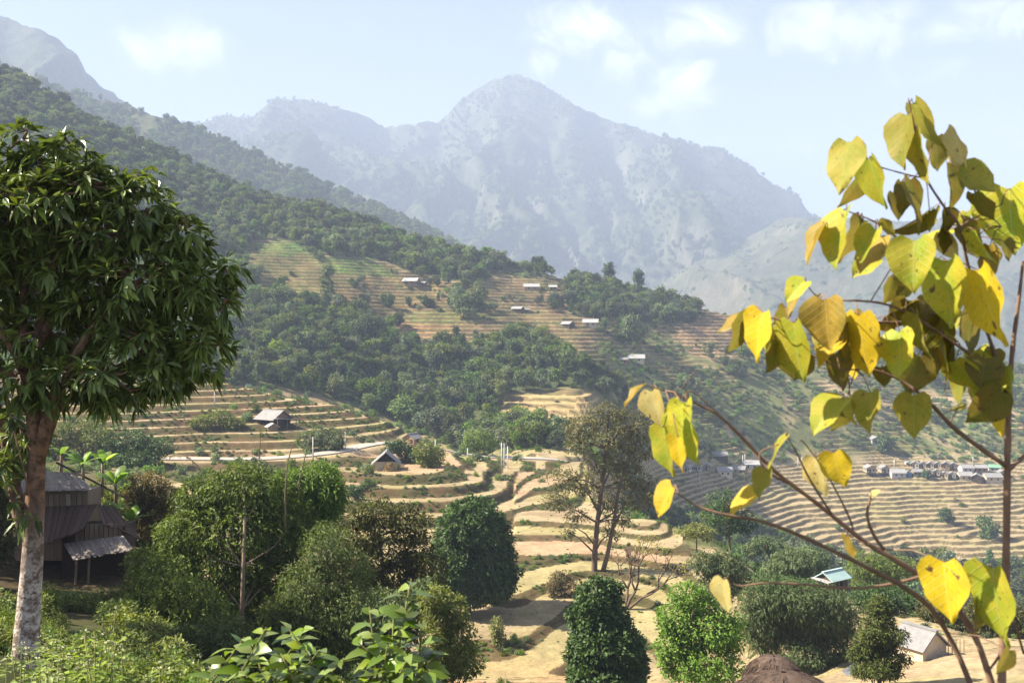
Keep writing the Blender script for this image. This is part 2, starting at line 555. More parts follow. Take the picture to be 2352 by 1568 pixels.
# regions (sheet outlines of the places on the ground)
R_FIELD_OLIVE = [(560, 560), (700, 555), (740, 600), (880, 610), (920, 640), (1000, 640), (1010, 700), (880, 720), (760, 700), (640, 690), (600, 660)]
R_GREEN1 = [(585, 556), (680, 552), (702, 572), (690, 590), (600, 588)]
R_GREEN2 = [(735, 588), (850, 592), (885, 612), (900, 632), (800, 628), (740, 610)]
R_GREEN3 = [(900, 720), (1060, 705), (1150, 720), (1140, 740), (1000, 745), (920, 735)]
R_BROWN = [(760, 640), (880, 630), (1010, 640), (1110, 660), (1120, 720), (1000, 730), (930, 705), (800, 700)]
R_BROWN2 = [(925, 735), (1050, 735), (1060, 805), (930, 805)]
R_KNOB = [(1150, 900), (1400, 895), (1400, 985), (1150, 985)]
R_RED = [(1545, 700), (1700, 690), (1700, 815), (1600, 820), (1545, 780)]
R_UP = [(1040, 640), (1320, 640), (1320, 760), (1580, 740), (1580, 900), (1240, 900), (1220, 780), (1110, 760)]

forest_W1 = [(-900, -300), (0, 60), (150, 130), (300, 230), (500, 330), (640, 400), (800, 430), (900, 470), (1000, 520), (1170, 540),
             (1260, 590), (1330, 625), (1230, 642), (1150, 630), (1100, 655), (1010, 640), (930, 622), (870, 596), (760, 588), (700, 578), (640, 548), (575, 556),
             (560, 600), (590, 680), (540, 720), (440, 760), (300, 800), (-900, 820)]
forest_W2 = [(200, 700), (540, 690), (640, 684), (760, 705), (870, 735), (925, 795), (1000, 812), (1110, 795), (1190, 770), (1250, 785), (1320, 840),
             (1420, 880), (1400, 930), (1372, 900), (1290, 890), (1165, 905), (1150, 965), (1260, 985), (1300, 1015), (1290, 1040), (1200, 1035), (1100, 1045), (1060, 1046), (1000, 1010),
             (900, 965), (780, 925), (640, 893), (500, 880), (300, 885), (200, 870)]
forest_W3 = [(1305, 650), (1400, 625), (1540, 655), (1605, 700), (1598, 742), (1500, 748), (1400, 735), (1305, 725)]

far_side = DD > 283
spur = (~far_side) & (DD > 206) & (ROW < 1052 + (PX > 1000) * 30) & (PX < 1230)
steps = np.full(DD.shape, 1.3)
steps = np.where(spur, 1.3, steps)
steps = np.where((~far_side) & ~spur, np.where((DD > 158) & (PX < 1180), 1.5, 0.5), steps)
f9 = far_side & (DD < 560) & (PX > 1440) & (ROW > 1040)
steps = np.where(f9, 1.45, steps)
steps = np.where(far_side & ~f9, 2.3, steps)
wood = np.zeros(DD.shape, bool)
for W in (forest_W1, forest_W2, forest_W3):
    wood |= far_side & in_poly(PX, ROW, W)
amt = np.ones(DD.shape)
amt *= sstep(66, 74, DD)
amt *= 1 - sstep(735, 770, DD)
amt = np.where(wood, 0.0, amt)
amt = np.where(far_side & (DD < 400) & ~in_poly(PX, ROW, R_KNOB), amt * (1 - sstep(283, 300, DD) * (1 - sstep(380, 400, DD))), amt)
scrb = far_side & (PX > 1400) & (ROW > 740) & (ROW < 1062) & ~in_poly(PX, ROW, R_RED)
amt = np.where(scrb, amt * sstep(.40, .52, fbm(XX / 24, DD / 30, 71, 3)), amt)
# valley on the right between the near spur and the far terraces is rough scrub
val = (PX > 1430) & (DD > 150) & (DD < 412) & (base < -31)
amt = np.where(val, 0.0, amt)
amt = amt * np.where(DD < 200, sstep(150, 330, PX), 1.0)
# smooth the terrace amount over neighbouring cells
def blur(a, k):
    ker = np.ones(2 * k + 1) / (2 * k + 1)
    a = np.apply_along_axis(lambda c: np.convolve(np.pad(c, k, mode='edge'), ker, 'valid'), 0, a)
    return np.apply_along_axis(lambda c: np.convolve(np.pad(c, k, mode='edge'), ker, 'valid'), 1, a)
amt = blur(amt, 3)
wf = blur(wood.astype(float), 4)

warp = (fbm(XX / 17, DD / 17, 21, 3) - 0.5) * 1.1 + (fbm(XX / 45, DD / 45, 5, 2) - 0.5) * 1.6
warp = np.where(far_side, warp * 1.5, warp)
zb = base + warp * sstep(60, 90, DD) * np.where(far_side, np.where(f9, .95, .6), np.where(spur, .95, .42))
q = zb / steps
k = np.floor(q); f = q - k
rw = np.where(far_side, 0.36, np.where(spur, 0.54, np.where((DD > 158) & (PX < 1180), .46, .30))) * (0.7 + 0.6 * fbm(XX / 7, DD / 7, 61, 2))
rise = sstep(0, 1, (f - (1 - rw)) / rw)
lip = np.exp(-((f - 0.03) / 0.05) ** 2) * 0.06
tz = (k + rise * 0.93 + f * 0.07 + lip) * steps
rough_ = (fbm(XX / 1.3, DD / 1.3, 9, 3) - 0.5)
bank = np.clip(rise * (1 - rise) * 4, 0, 1)
Z = base * (1 - amt) + tz * amt + rough_ * (0.10 + bank * 0.35) * sstep(50, 80, DD)
Z = Z + (1 - amt) * (fbm(XX / 5, DD / 5, 31, 4) - 0.5) * 1.0 * sstep(30, 70, DD)

# the road bench cut into the slope
ROAD = [(200, 193), (300, 197), (400, 200), (520, 202), (620, 203), (700, 205), (770, 209), (850, 222), (950, 235), (1060, 240), (1200, 243), (1330, 248), (1420, 262)]
rpx = np.interp(np.linspace(0, 1, 160), np.linspace(0, 1, len(ROAD)), [r[0] for r in ROAD]); rd_ = np.interp(rpx, [r[0] for r in ROAD], [r[1] for r in ROAD])
kr = np.hanning(19)[1:-1]; kr /= kr.sum()
rd_ = np.convolve(np.pad(rd_, 8, mode='edge'), kr, 'valid')
rx_ = (rpx - CX) / F * rd_
rz0 = np.array([base[np.argmin(abs(ds - dv)), np.argmin(abs(pxs - pv))] for pv, dv in zip(rpx, rd_)])
kr = np.hanning(41)[1:-1]; kr /= kr.sum()
rz0 = np.convolve(np.pad(rz0, 19, mode='edge'), kr, 'valid')
rsel = np.where((ds > 180) & (ds < 275))[0]
sub = np.s_[rsel[0]:rsel[-1], :]
dist = np.full(XX[sub].shape, 1e9); zr = np.zeros(XX[sub].shape)
for xa, ya, za in zip(rx_, rd_, rz0):
    q2 = np.hypot(XX[sub] - xa, DD[sub] - ya); mm = q2 < dist
    dist = np.where(mm, q2, dist); zr = np.where(mm, za, zr)
wroad = 1 - sstep(3.0, 6.5, dist)
Z[sub] = Z[sub] * (1 - wroad) + (zr - 0.25) * wroad
amt[sub] *= (1 - wroad)
road_w = np.zeros(DD.shape); road_w[sub] = wroad

# cover colour of the ground
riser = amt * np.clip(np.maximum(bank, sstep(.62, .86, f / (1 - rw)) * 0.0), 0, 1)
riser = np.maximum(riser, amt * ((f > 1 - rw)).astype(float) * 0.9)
n_big = fbm(XX / 30, DD / 30, 41, 3); n_mid = fbm(XX / 6, DD / 6, 42, 4); n_fine = fbm(XX / 1.1, DD / 1.1, 43, 3)
cell = vnoise(k * 7.3 + np.floor(XX / 23), k * 3.1 + np.floor(DD / 31), 77)      # plot to plot differences
def C(*c): return np.array(c)
straw = C(0.345, 0.27, 0.165); straw2 = C(0.235, 0.18, 0.11); olive = C(0.31, 0.275, 0.125)
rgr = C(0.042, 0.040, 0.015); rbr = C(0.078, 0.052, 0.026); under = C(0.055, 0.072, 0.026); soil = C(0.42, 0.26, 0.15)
green = C(0.17, 0.24, 0.055); shrub = C(0.105, 0.125, 0.045)
def mixv(a, b, t):
    t = np.clip(t, 0, 1)[..., None]
    return a * (1 - t) + b * t
cov = np.broadcast_to(straw, (*DD.shape, 3)).copy()
cov = mixv(cov, straw2, sstep(.35, .75, n_mid) * .8)
cov = mixv(cov, olive, sstep(.55, .8, cell) * .6 * (~far_side))
cov = mixv(cov, C(0.40, 0.26, 0.17), sstep(.35, .1, cell) * .75)
cov = mixv(cov, C(0.23, 0.20, 0.075), sstep(.60, .72, fbm(XX / 9, DD / 9, 45, 4)) * .55)
hill = far_side & ~f9
cov = mixv(cov, C(0.40, 0.28, 0.155), hill * (0.5 + .3 * n_mid))
cov = mixv(cov, olive * .9, hill * sstep(.42, .62, n_big) * 0.75)
cov = mixv(cov, C(0.33, 0.265, 0.155), f9 * 0.8)
cov = mixv(cov, olive, f9 * sstep(.45, .7, n_big) * .5)
def reg(poly, c, t):
    global cov
    m = blur((in_poly(PX + (n_mid - .5) * 40, ROW + (n_mid - .5) * 22, poly) & far_side).astype(float), 2)
    cov = mixv(cov, c, m * t)
reg(R_FIELD_OLIVE, C(0.20, 0.20, 0.07), .8)
reg(R_BROWN, C(0.34, 0.24, 0.12), .7)
reg(R_BROWN2, C(0.36, 0.22, 0.11), .8)
reg(R_GREEN1, C(0.13, 0.27, 0.05), .95)
reg(R_GREEN2, C(0.15, 0.30, 0.055), .95)
reg(R_GREEN3, C(0.17, 0.25, 0.06), .7)
reg(R_KNOB, C(0.45, 0.33, 0.16), .85)
reg(R_RED, C(0.46, 0.31, 0.19), .85)
# hillside scrub between the terraces on the far right
scr = hill & (PX > 1380) & (ROW > 760) & (ROW < 1065)
cov = mixv(cov, shrub * 1.15, blur((scr & ~in_poly(PX, ROW, R_RED)).astype(float), 3) * sstep(.36, .5, n_mid * .6 + n_big * .4) * .85)
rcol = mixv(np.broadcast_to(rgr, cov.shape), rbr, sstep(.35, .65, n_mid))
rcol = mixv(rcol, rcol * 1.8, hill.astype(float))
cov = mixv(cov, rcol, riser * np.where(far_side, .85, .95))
cov = mixv(cov, C(0.36, 0.28, 0.17), road_w * .8)
cov = mixv(cov, under, np.maximum(wf, val * .75 * sstep(.3, .5, n_mid)) * 0.95)
cov = mixv(cov, shrub, val * .6)
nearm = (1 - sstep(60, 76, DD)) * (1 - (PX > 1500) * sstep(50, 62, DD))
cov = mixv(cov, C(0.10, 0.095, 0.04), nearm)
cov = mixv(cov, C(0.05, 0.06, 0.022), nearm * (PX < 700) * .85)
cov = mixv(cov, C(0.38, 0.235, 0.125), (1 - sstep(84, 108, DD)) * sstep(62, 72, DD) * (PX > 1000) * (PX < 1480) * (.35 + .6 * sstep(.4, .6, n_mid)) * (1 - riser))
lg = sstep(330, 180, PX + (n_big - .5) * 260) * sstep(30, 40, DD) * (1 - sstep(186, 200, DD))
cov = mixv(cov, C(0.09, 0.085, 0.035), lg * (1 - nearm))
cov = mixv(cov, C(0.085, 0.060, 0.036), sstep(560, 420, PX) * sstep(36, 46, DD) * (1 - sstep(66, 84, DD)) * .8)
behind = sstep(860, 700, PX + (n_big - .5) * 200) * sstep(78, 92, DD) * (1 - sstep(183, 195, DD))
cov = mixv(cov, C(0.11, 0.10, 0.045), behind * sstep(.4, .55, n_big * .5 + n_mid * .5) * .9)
cov *= (0.80 + 0.40 * n_fine)[..., None]
cov = np.clip(cov, 0.01, 0.8)

RISER_M = riser.copy()
def ground(px, d):
    """height of the built land at a viewing column and distance"""
    px = np.asarray(px, float); d = np.asarray(d, float)
    j = np.clip(np.interp(px, pxs, np.arange(len(pxs))), 0, len(pxs) - 1.001)
    i = np.clip(np.interp(d, ds, np.arange(len(ds))), 0, len(ds) - 1.001)
    i0 = i.astype(int); j0 = j.astype(int); fi = i - i0; fj = j - j0
    return (Z[i0, j0] * (1 - fi) * (1 - fj) + Z[i0 + 1, j0] * fi * (1 - fj) + Z[i0, j0 + 1] * (1 - fi) * fj + Z[i0 + 1, j0 + 1] * fi * fj)

def gxy(x, y):
    return float(ground(CX + x / y * F, y))

def at(px, py, dmin=20.0, dmax=990.0):
    """the spot on the land seen at a sheet position"""
    dd = np.arange(dmin, dmax, 0.4)
    z = ground(np.full(dd.shape, float(px)), dd)
    rows = CY - z / dd * F
    hit = np.where(rows <= py)[0]
    i = hit[0] if len(hit) else int(np.argmin(rows))
    return Vector(((px - CX) / F * dd[i], dd[i], z[i]))

nr, nc = DD.shape
V = np.stack([XX, DD, Z], -1).reshape(-1, 3)
ii = np.arange(nr * nc).reshape(nr, nc)
Q = np.stack([ii[:-1, :-1], ii[:-1, 1:], ii[1:, 1:], ii[1:, :-1]], -1).reshape(-1, 4)

m_land, nt, out = new_mat('land_cover')
b = pbsdf(nt, out, 0.95, 0.05)
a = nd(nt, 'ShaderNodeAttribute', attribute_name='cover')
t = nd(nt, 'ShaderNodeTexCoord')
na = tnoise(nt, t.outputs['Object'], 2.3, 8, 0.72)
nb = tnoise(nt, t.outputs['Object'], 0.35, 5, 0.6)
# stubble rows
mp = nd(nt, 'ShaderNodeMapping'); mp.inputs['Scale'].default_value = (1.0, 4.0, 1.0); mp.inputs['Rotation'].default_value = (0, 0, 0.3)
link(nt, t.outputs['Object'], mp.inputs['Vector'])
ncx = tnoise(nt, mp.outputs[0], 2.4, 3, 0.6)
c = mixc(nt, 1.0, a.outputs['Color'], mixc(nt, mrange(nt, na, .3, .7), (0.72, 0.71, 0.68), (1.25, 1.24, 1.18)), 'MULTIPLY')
c = mixc(nt, 1.0, c, mixc(nt, mrange(nt, ncx, .35, .65), (0.86, 0.85, 0.84), (1.12, 1.12, 1.1)), 'MULTIPLY')
c = mixc(nt, 1.0, c, mixc(nt, mrange(nt, nb, .35, .65), (0.9, 0.88, 0.86), (1.1, 1.08, 1.04)), 'MULTIPLY')
link(nt, c, b.inputs['Base Color'])
bump(nt, na, 0.55, 0.12, b)
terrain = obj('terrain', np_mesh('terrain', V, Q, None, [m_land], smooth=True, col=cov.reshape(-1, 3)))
tag(terrain, kind='structure')

# ------------------------------------------------------------------ far ranges
def skyline(pts):
    xs = [p[0] for p in pts]; ys = [p[1] for p in pts]
    return lambda x: np.interp(x, xs, ys)

def range_mesh(name, sky_pts, d0, d1, row0, mat, px0, px1, ncol, nrow, spur_amp, spur_w, seed, power=1.0, rough=6.0, backd=1.25, edge=1.0):
    px = np.linspace(px0, px1, ncol)
    t = np.concatenate([np.linspace(0, 1, nrow), np.linspace(1, 1.6, 14)[1:]])
    PXm, T = np.meshgrid(px, t)
    wob = (fbm(PXm / 190, T * 0 + 3, seed + 5, 3) - .5)
    D1 = d1 * (1 + 0.10 * wob)
    D = np.where(T <= 1, d0 + (D1 - d0) * T, D1 + (T - 1) / 0.6 * (backd - 1) * D1)
    zc = (CY - skyline(sky_pts)(PXm)) / F * D1
    z0 = (CY - row0) / F * d0
    X = (PXm - CX) / F * D
    prof = np.where(T <= 1, np.clip(T, 0, 1) ** power, 1 - (T - 1) / 0.6 * 0.8)
    Zm = z0 + (zc - z0) * prof
    # spurs and gullies running down the slope
    u = X / spur_w + (fbm(X / spur_w * .8, D / spur_w * .8, seed + 1, 3) - .5) * 1.2
    r1 = 1 - np.abs(2 * fbm(u, D / spur_w * 0.30, seed, 2) - 1) * 1.6
    r2 = 1 - np.abs(2 * fbm(u * 2.7 + 9, D / spur_w * 0.9, seed + 2, 3) - 1) * 1.6
    env = np.clip(np.sin(np.pi * np.clip(T, 0, 1) ** .8), 0, 1) ** .7
    Zm = Zm + env * spur_amp * (r1 * .8 + r2 * .55 - .65)
    crest = np.clip(1 - env * 3, 0, 1)
    Zm = Zm + (fbm(X / 40, D / 40, seed + 3, 4, .6) - .5) * rough * 2.2 * np.clip(T * 6, 0, 1)
    Zm = Zm + (vnoise(X / 9, D / 14, seed + 4)) * edge * rough * .75 * np.clip(T * 6, 0, 1)
    n0, n1 = PXm.shape
    Vv = np.stack([X, D, Zm], -1).reshape(-1, 3)
    I = np.arange(n0 * n1).reshape(n0, n1)
    Qv = np.stack([I[:-1, :-1], I[:-1, 1:], I[1:, 1:], I[1:, :-1]], -1).reshape(-1, 4)
    o = obj(name, np_mesh(name, Vv, Qv, None, [mat], smooth=True))
    tag(o, kind='structure')
    return o, PXm, D, Zm

def mat_mountain(name, c_dark, c_light, c_rock, rock=0.5, scale=1.0):
    m, nt, out = new_mat(name)
    b = pbsdf(nt, out, 0.95, 0.03)
    t = nd(nt, 'ShaderNodeTexCoord')
    n1 = tnoise(nt, t.outputs['Object'], 0.018 * scale, 9, 0.68)
    n2 = tnoise(nt, t.outputs['Object'], 0.0027 * scale, 4, 0.6)
    c = mixc(nt, mrange(nt, n1, .33, .67), c_dark, c_light)
    g = nd(nt, 'ShaderNodeNewGeometry')
    sx = nd(nt, 'ShaderNodeSeparateXYZ'); link(nt, g.outputs['True Normal'], sx.inputs[0])
    mp = nd(nt, 'ShaderNodeMapping'); mp.inputs['Scale'].default_value = (1, .5, .35)
    link(nt, t.outputs['Object'], mp.inputs['Vector'])
    n3 = tnoise(nt, mp.outputs[0], 0.007 * scale, 6, 0.6)
    steep = mrange(nt, sx.outputs['Z'], .62, .40)
    rk = mth(nt, 'MULTIPLY', mrange(nt, n3, .50, .62), rock)
    rk = mth(nt, 'MULTIPLY', rk, mth(nt, 'ADD', steep, 0.25))
    c = mixc(nt, rk, c, c_rock)
    c = mixc(nt, 1.0, c, mixc(nt, mrange(nt, n2, .3, .7), (.75, .78, .75), (1.2, 1.15, 1.1)), 'MULTIPLY')
    link(nt, c, b.inputs['Base Color'])
    bump(nt, n1, 0.9, 22.0 / scale, b)
    return m

m_mtn = mat_mountain('mountain_forest', (0.030, 0.042, 0.022), (0.085, 0.095, 0.045), (0.15, 0.14, 0.115), .6)
m_foot = mat_mountain('foothill_scrub', (0.045, 0.058, 0.032), (0.115, 0.112, 0.062), (0.22, 0.185, 0.13), .5, 1.6)
m_left = mat_mountain('ridge_forest_floor', (0.035, 0.048, 0.020), (0.10, 0.10, 0.045), (0.25, 0.2, 0.13), .3, 2.0)

SKY_MAIN = [(-900, 330), (-200, 330), (300, 300), (455, 290), (520, 265), (555, 272), (580, 270), (620, 236), (700, 232), (780, 252), (832, 264), (865, 285),
            (890, 297), (940, 290), (980, 279), (1010, 283), (1050, 240), (1090, 210), (1140, 182), (1185, 175), (1240, 192), (1282, 222), (1330, 250), (1390, 276), (1450, 291),
            (1530, 322), (1600, 341), (1660, 350), (1700, 380), (1740, 410), (1780, 440), (1822, 465), (1850, 502), (1950, 560), (2352, 640), (3300, 700)]
SKY_RIGHT = [(900, 860), (1300, 800), (1420, 730), (1500, 672), (1600, 612), (1700, 560), (1780, 522), (1845, 504), (1900, 510), (1950, 507), (2050, 517), (2150, 512), (2352, 520), (2700, 480), (3300, 420)]
SKY_LEFT = [(-900, 0), (-300, 10), (0, 36), (60, 60), (130, 90), (180, 130), (195, 165), (240, 206), (290, 238), (360, 290), (500, 380), (800, 560), (1100, 700), (3300, 800)]
SKY_RIDGE = [(-900, -40), (0, 150), (150, 208), (280, 248), (360, 268), (450, 297), (560, 345), (700, 406), (800, 450), (870, 484), (940, 512), (1000, 540), (1100, 600), (1300, 720), (1700, 900)]
mountain, mPX, mD, mZ = range_mesh('mountain', SKY_MAIN, 2500, 4400, 850, m_mtn, -900, 3300, 500, 170, 290, 530, 3, 1.0, 13.0)
range_mesh('peak', SKY_LEFT, 2000, 3000, 700, m_mtn, -900, 1200, 200, 90, 150, 400, 23, 1.0, 10.0)
_, fPX, fD, fZ = range_mesh('foothill', SKY_RIGHT, 1800, 3300, 880, m_foot, 900, 3300, 300, 120, 150, 600, 43, 1.0, 11.0)
ridge, rPX, rD, rZ = range_mesh('ridge', SKY_RIDGE, 1000, 1700, 800, m_left, -900, 1700, 320, 120, 34, 190, 63, 1.0, 4.0)

floor_me = np_mesh('valley_ground', [(-6700, -700, -112), (6700, -700, -112), (6700, 6200, -112), (-6700, 6200, -112)], [(0, 1, 2, 3)], None, [m_foot])
tag(obj('valley_ground', floor_me), kind='structure')

# ------------------------------------------------------------------ haze
m_haze, nt, out = new_mat('haze_air')
pv = nd(nt, 'ShaderNodeVolumePrincipled')
pv.inputs['Color'].default_value = (0.60, 0.71, 0.93, 1)
pv.inputs['Density'].default_value = 0.00026
pv.inputs['Anisotropy'].default_value = 0.0
link(nt, pv.outputs[0], out.inputs['Volume'])
hb = MB().box((0, 2800, 584), (6900, 3600, 697))
haze = hb.build('haze', m_haze)
tag(haze, kind='stuff')

# ------------------------------------------------------------------ road
m_road = mat_simple('road_concrete', (0.50, 0.44, 0.36), (0.40, 0.35, 0.28), 1.5, bmp=.2)
RV = []; RQ = []
for i in range(len(rx_)):
    a = Vector((rx_[max(i - 1, 0)], rd_[max(i - 1, 0)])); c_ = Vector((rx_[min(i + 1, len(rx_) - 1)], rd_[min(i + 1, len(rx_) - 1)]))
    t_ = (c_ - a).normalized(); n_ = Vector((-t_.y, t_.x))
    for s_, dz in ((-2.3, -.9), (-2.3, .0), (2.3, .0), (2.3, -.9)):
        RV.append((rx_[i] + n_.x * s_, rd_[i] + n_.y * s_, rz0[i] + dz))
    if i:
        o = (i - 1) * 4
        for k_ in range(3): RQ.append((o + k_, o + k_ + 4, o + k_ + 5, o + k_ + 1))
road = obj('road', np_mesh('road', RV, RQ, None, [m_road]))
tag(road, kind='structure')

# ------------------------------------------------------------------ woods
M_LEAF_MID = mat_foliage('leaves_hillside', (0.048, 0.068, 0.022), (0.135, 0.145, 0.046), .28, .6, .06, .55)
M_LEAF_PINE = mat_foliage('needles_hillside', (0.035, 0.058, 0.026), (0.075, 0.095, 0.038), .15, .6, .06, .4)
M_LEAF_BUSH = mat_foliage('leaves_bush', (0.070, 0.100, 0.030), (0.150, 0.175, 0.055), .28, .6, .06, .5)
M_BARK_PALE = mat_simple('bark_pale', (0.30, 0.26, 0.20), (0.16, 0.13, 0.10), 6, bmp=.2)
M_BARK_DARK = mat_simple('bark_dark', (0.10, 0.075, 0.05), (0.05, 0.038, 0.028), 8, bmp=.4)

PROTO = bpy.data.collections.new('tree_kinds')       # source meshes for the woods, not in the scene itself

def proto_arrays(kind, seed):
    """a tree one unit tall -> leaf arrays and trunk shapes"""
    rng = np.random.default_rng(seed)
    tr = MB()
    if kind == 'broad':
        nb_ = rng.integers(6, 10)
        bl = []
        for i in range(nb_):
            a = rng.random() * 6.28; r = rng.random() ** .6 * .26; z = rng.uniform(.38, .85)
            s = rng.uniform(.13, .23) * (1.15 - abs(z - .6))
            bl.append((math.cos(a) * r, math.sin(a) * r, z, s, s, s * .85))
        bl.append((0, 0, .72, .22, .22, .2))
        Pt, Ot = crown_twigs(bl, 330, rng, .5, .35)
        lean = rng.uniform(-.05, .05)
        tr.tube([(0, 0, -.05), (lean * .5, 0, .25), (lean, .01, .5), (lean, 0, .75)], [.022, .017, .012, .004], 5)
        for b_ in bl[:4]:
            tr.tube([(lean * .6, 0, .3), ((lean * .6 + b_[0]) / 2, b_[1] / 2, .3 + (b_[2] - .3) * .6), b_[:3]], [.010, .007, .003], 4)
        k, L, W = 3, .088, .066
    elif kind == 'slim':
        bl = [(rng.uniform(-.06, .06), rng.uniform(-.06, .06), z, .12 + .05 * rng.random(), .12 + .05 * rng.random(), .12) for z in np.linspace(.42, .9, 6)]
        Pt, Ot = crown_twigs(bl, 170, rng, .5, .3)
        tr.tube([(0, 0, -.05), (.01, 0, .4), (.0, .01, .9)], [.018, .013, .004], 5)
        k, L, W = 3, .085, .065
    elif kind == 'pine':
        zs = rng.uniform(.15, 1.0, 260) ** .8
        a = rng.random(260) * 6.28
        r = (1.03 - zs) * .26 * (.4 + .6 * rng.random(260))
        Pt = np.stack([np.cos(a) * r, np.sin(a) * r, zs], 1)
        Ot = unit(np.stack([np.cos(a), np.sin(a), np.full(260, -.05)], 1))
        tr.tube([(0, 0, -.05), (0, 0, .5), (0, 0, .98)], [.016, .011, .003], 5)
        k, L, W = 2, .10, .05
    else:   # bush, one unit wide and about .7 tall
        bl = [(rng.uniform(-.28, .28), rng.uniform(-.28, .28), rng.uniform(.1, .35), .2 + .1 * rng.random(), .2 + .1 * rng.random(), .2 + .08 * rng.random()) for _ in range(6)]
        Pt, Ot = crown_twigs(bl, 130, rng, .6, .4)
        for i in range(3):
            tr.tube([(0, 0, -.1), bl[i][:3]], [.02, .008], 4)
        k, L, W = 3, .13, .10
    n = len(Pt)
    P = np.repeat(Pt, k, 0) + rng.normal(size=(n * k, 3)) * L * .35
    D = unit(np.repeat(Ot, k, 0) * .55 + rdir(n * k, rng) * .9)
    N = unit(np.repeat(Ot, k, 0) + rdir(n * k, rng) * .5 + np.array([-.15, 0, .2]))
    Ls = L * (.7 + .7 * rng.random(n * k)); Ws = W * (.7 + .6 * rng.random(n * k))
    var = np.clip(np.repeat(rng.random(n), k) * .6 + rng.random(n * k) * .4, 0, 1)
    return P, D, N, Ls, Ws, var, tr

KINDS = {}
for kind, cnt, lm, bm in (('broad', 6, M_LEAF_MID, M_BARK_PALE), ('slim', 3, M_LEAF_MID, M_BARK_PALE), ('pine', 2, M_LEAF_PINE, M_BARK_DARK), ('bush', 4, M_LEAF_BUSH, M_BARK_DARK)):
    lst = []
    for i in range(cnt):
        P, D, N, Ls, Ws, var, tr = proto_arrays(kind, 100 + i * 7 + len(KINDS) * 50)
        crown = leaf_mesh('crown_' + kind, P, D, N, Ls, Ws, [lm], .1, 4, var)
        trunk = tr.mesh('trunk_' + kind, [bm], True)
        Vl, Ql, _, kk = leaves(P, D, N, Ls, Ws, .1, 4)
        tv = np.array(tr.V); nl = len(Vl)
        Qa = np.concatenate([Ql, np.array(tr.Q) + nl]); Ta = np.array(tr.T) + nl
        both = np_mesh('tree_' + kind, np.concatenate([Vl, tv]), Qa, Ta, [lm, bm],
                       mat_idx=[0] * len(Ql) + [1] * (len(tr.Q) + len(tr.T)), var=np.concatenate([np.repeat(var, kk), np.zeros(len(tv))]))
        lst.append((crown, trunk, both))
    KINDS[kind] = lst

def proto_collection(name, kinds):
    c = bpy.data.collections.new(name)
    for kd in kinds:
        for i, (cr, tk, bo) in enumerate(KINDS[kd]):
            c.objects.link(bpy.data.objects.new('%s_source' % kd, bo))
    return c

def scatter(name, pts, scales, rots, idx, coll, label=None):
    """one object that stands copies of the collection's trees on its points"""
    me = bpy.data.meshes.new(name)
    me.vertices.add(len(pts))
    me.vertices.foreach_set('co', np.asarray(pts, np.float32).ravel())
    for nm, ty, arr, key in (('sc', 'FLOAT_VECTOR', scales, 'vector'), ('ro', 'FLOAT_VECTOR', rots, 'vector'), ('ix', 'INT', idx, 'value')):
        a = me.attributes.new(nm, ty, 'POINT')
        a.data.foreach_set(key, np.asarray(arr, np.int32 if ty == 'INT' else np.float32).ravel())
    o = obj(name, me)
    g = bpy.data.node_groups.new(name + '_nodes', 'GeometryNodeTree')
    g.interface.new_socket('Geometry', in_out='INPUT', socket_type='NodeSocketGeometry')
    g.interface.new_socket('Geometry', in_out='OUTPUT', socket_type='NodeSocketGeometry')
    gi = g.nodes.new('NodeGroupInput'); go = g.nodes.new('NodeGroupOutput')
    ci = g.nodes.new('GeometryNodeCollectionInfo')
    ci.inputs['Collection'].default_value = coll
    ci.inputs['Separate Children'].default_value = True
    ci.inputs['Reset Children'].default_value = True
    ip = g.nodes.new('GeometryNodeInstanceOnPoints')
    ip.inputs['Pick Instance'].default_value = True
    def na(nm, ty):
        n = g.nodes.new('GeometryNodeInputNamedAttribute')
        n.data_type = ty
        n.inputs['Name'].default_value = nm
        return n.outputs['Attribute']
    g.links.new(gi.outputs[0], ip.inputs['Points'])
    g.links.new(ci.outputs[0], ip.inputs['Instance'])
    g.links.new(na('ix', 'INT'), ip.inputs['Instance Index'])
    g.links.new(na('ro', 'FLOAT_VECTOR'), ip.inputs['Rotation'])
    g.links.new(na('sc', 'FLOAT_VECTOR'), ip.inputs['Scale'])
    g.links.new(ip.outputs[0], go.inputs[0])
    md = o.modifiers.new('scatter', 'NODES')
    md.node_group = g
    tag(o, label=label, kind='stuff')
    return o

COLL_WOOD = proto_collection('wood_kinds', ['broad', 'slim', 'pine'])
COLL_BUSH = proto_collection('bush_kinds', ['bush'])
NB = {'broad': (0, 6), 'slim': (6, 3), 'pine': (9, 2)}

def spots(n, dlo, dhi, plo=-800, phi=3200, rng=RNG):
    d = np.sqrt(rng.uniform(dlo ** 2, dhi ** 2, n)); p = rng.uniform(plo, phi, n)
    z = ground(p, d)
    return p, d, z, CY - z / d * F

rw_ = np.random.default_rng(5)
p, d, z, row = spots(25000, 283, 800, rng=rw_)
inW = in_poly(p, row, forest_W1) | in_poly(p, row, forest_W2) | in_poly(p, row, forest_W3)
x = (p - CX) / F * d
gapn = fbm(x / 38, d / 38, 88, 3)
keep = inW & (gapn > .30)
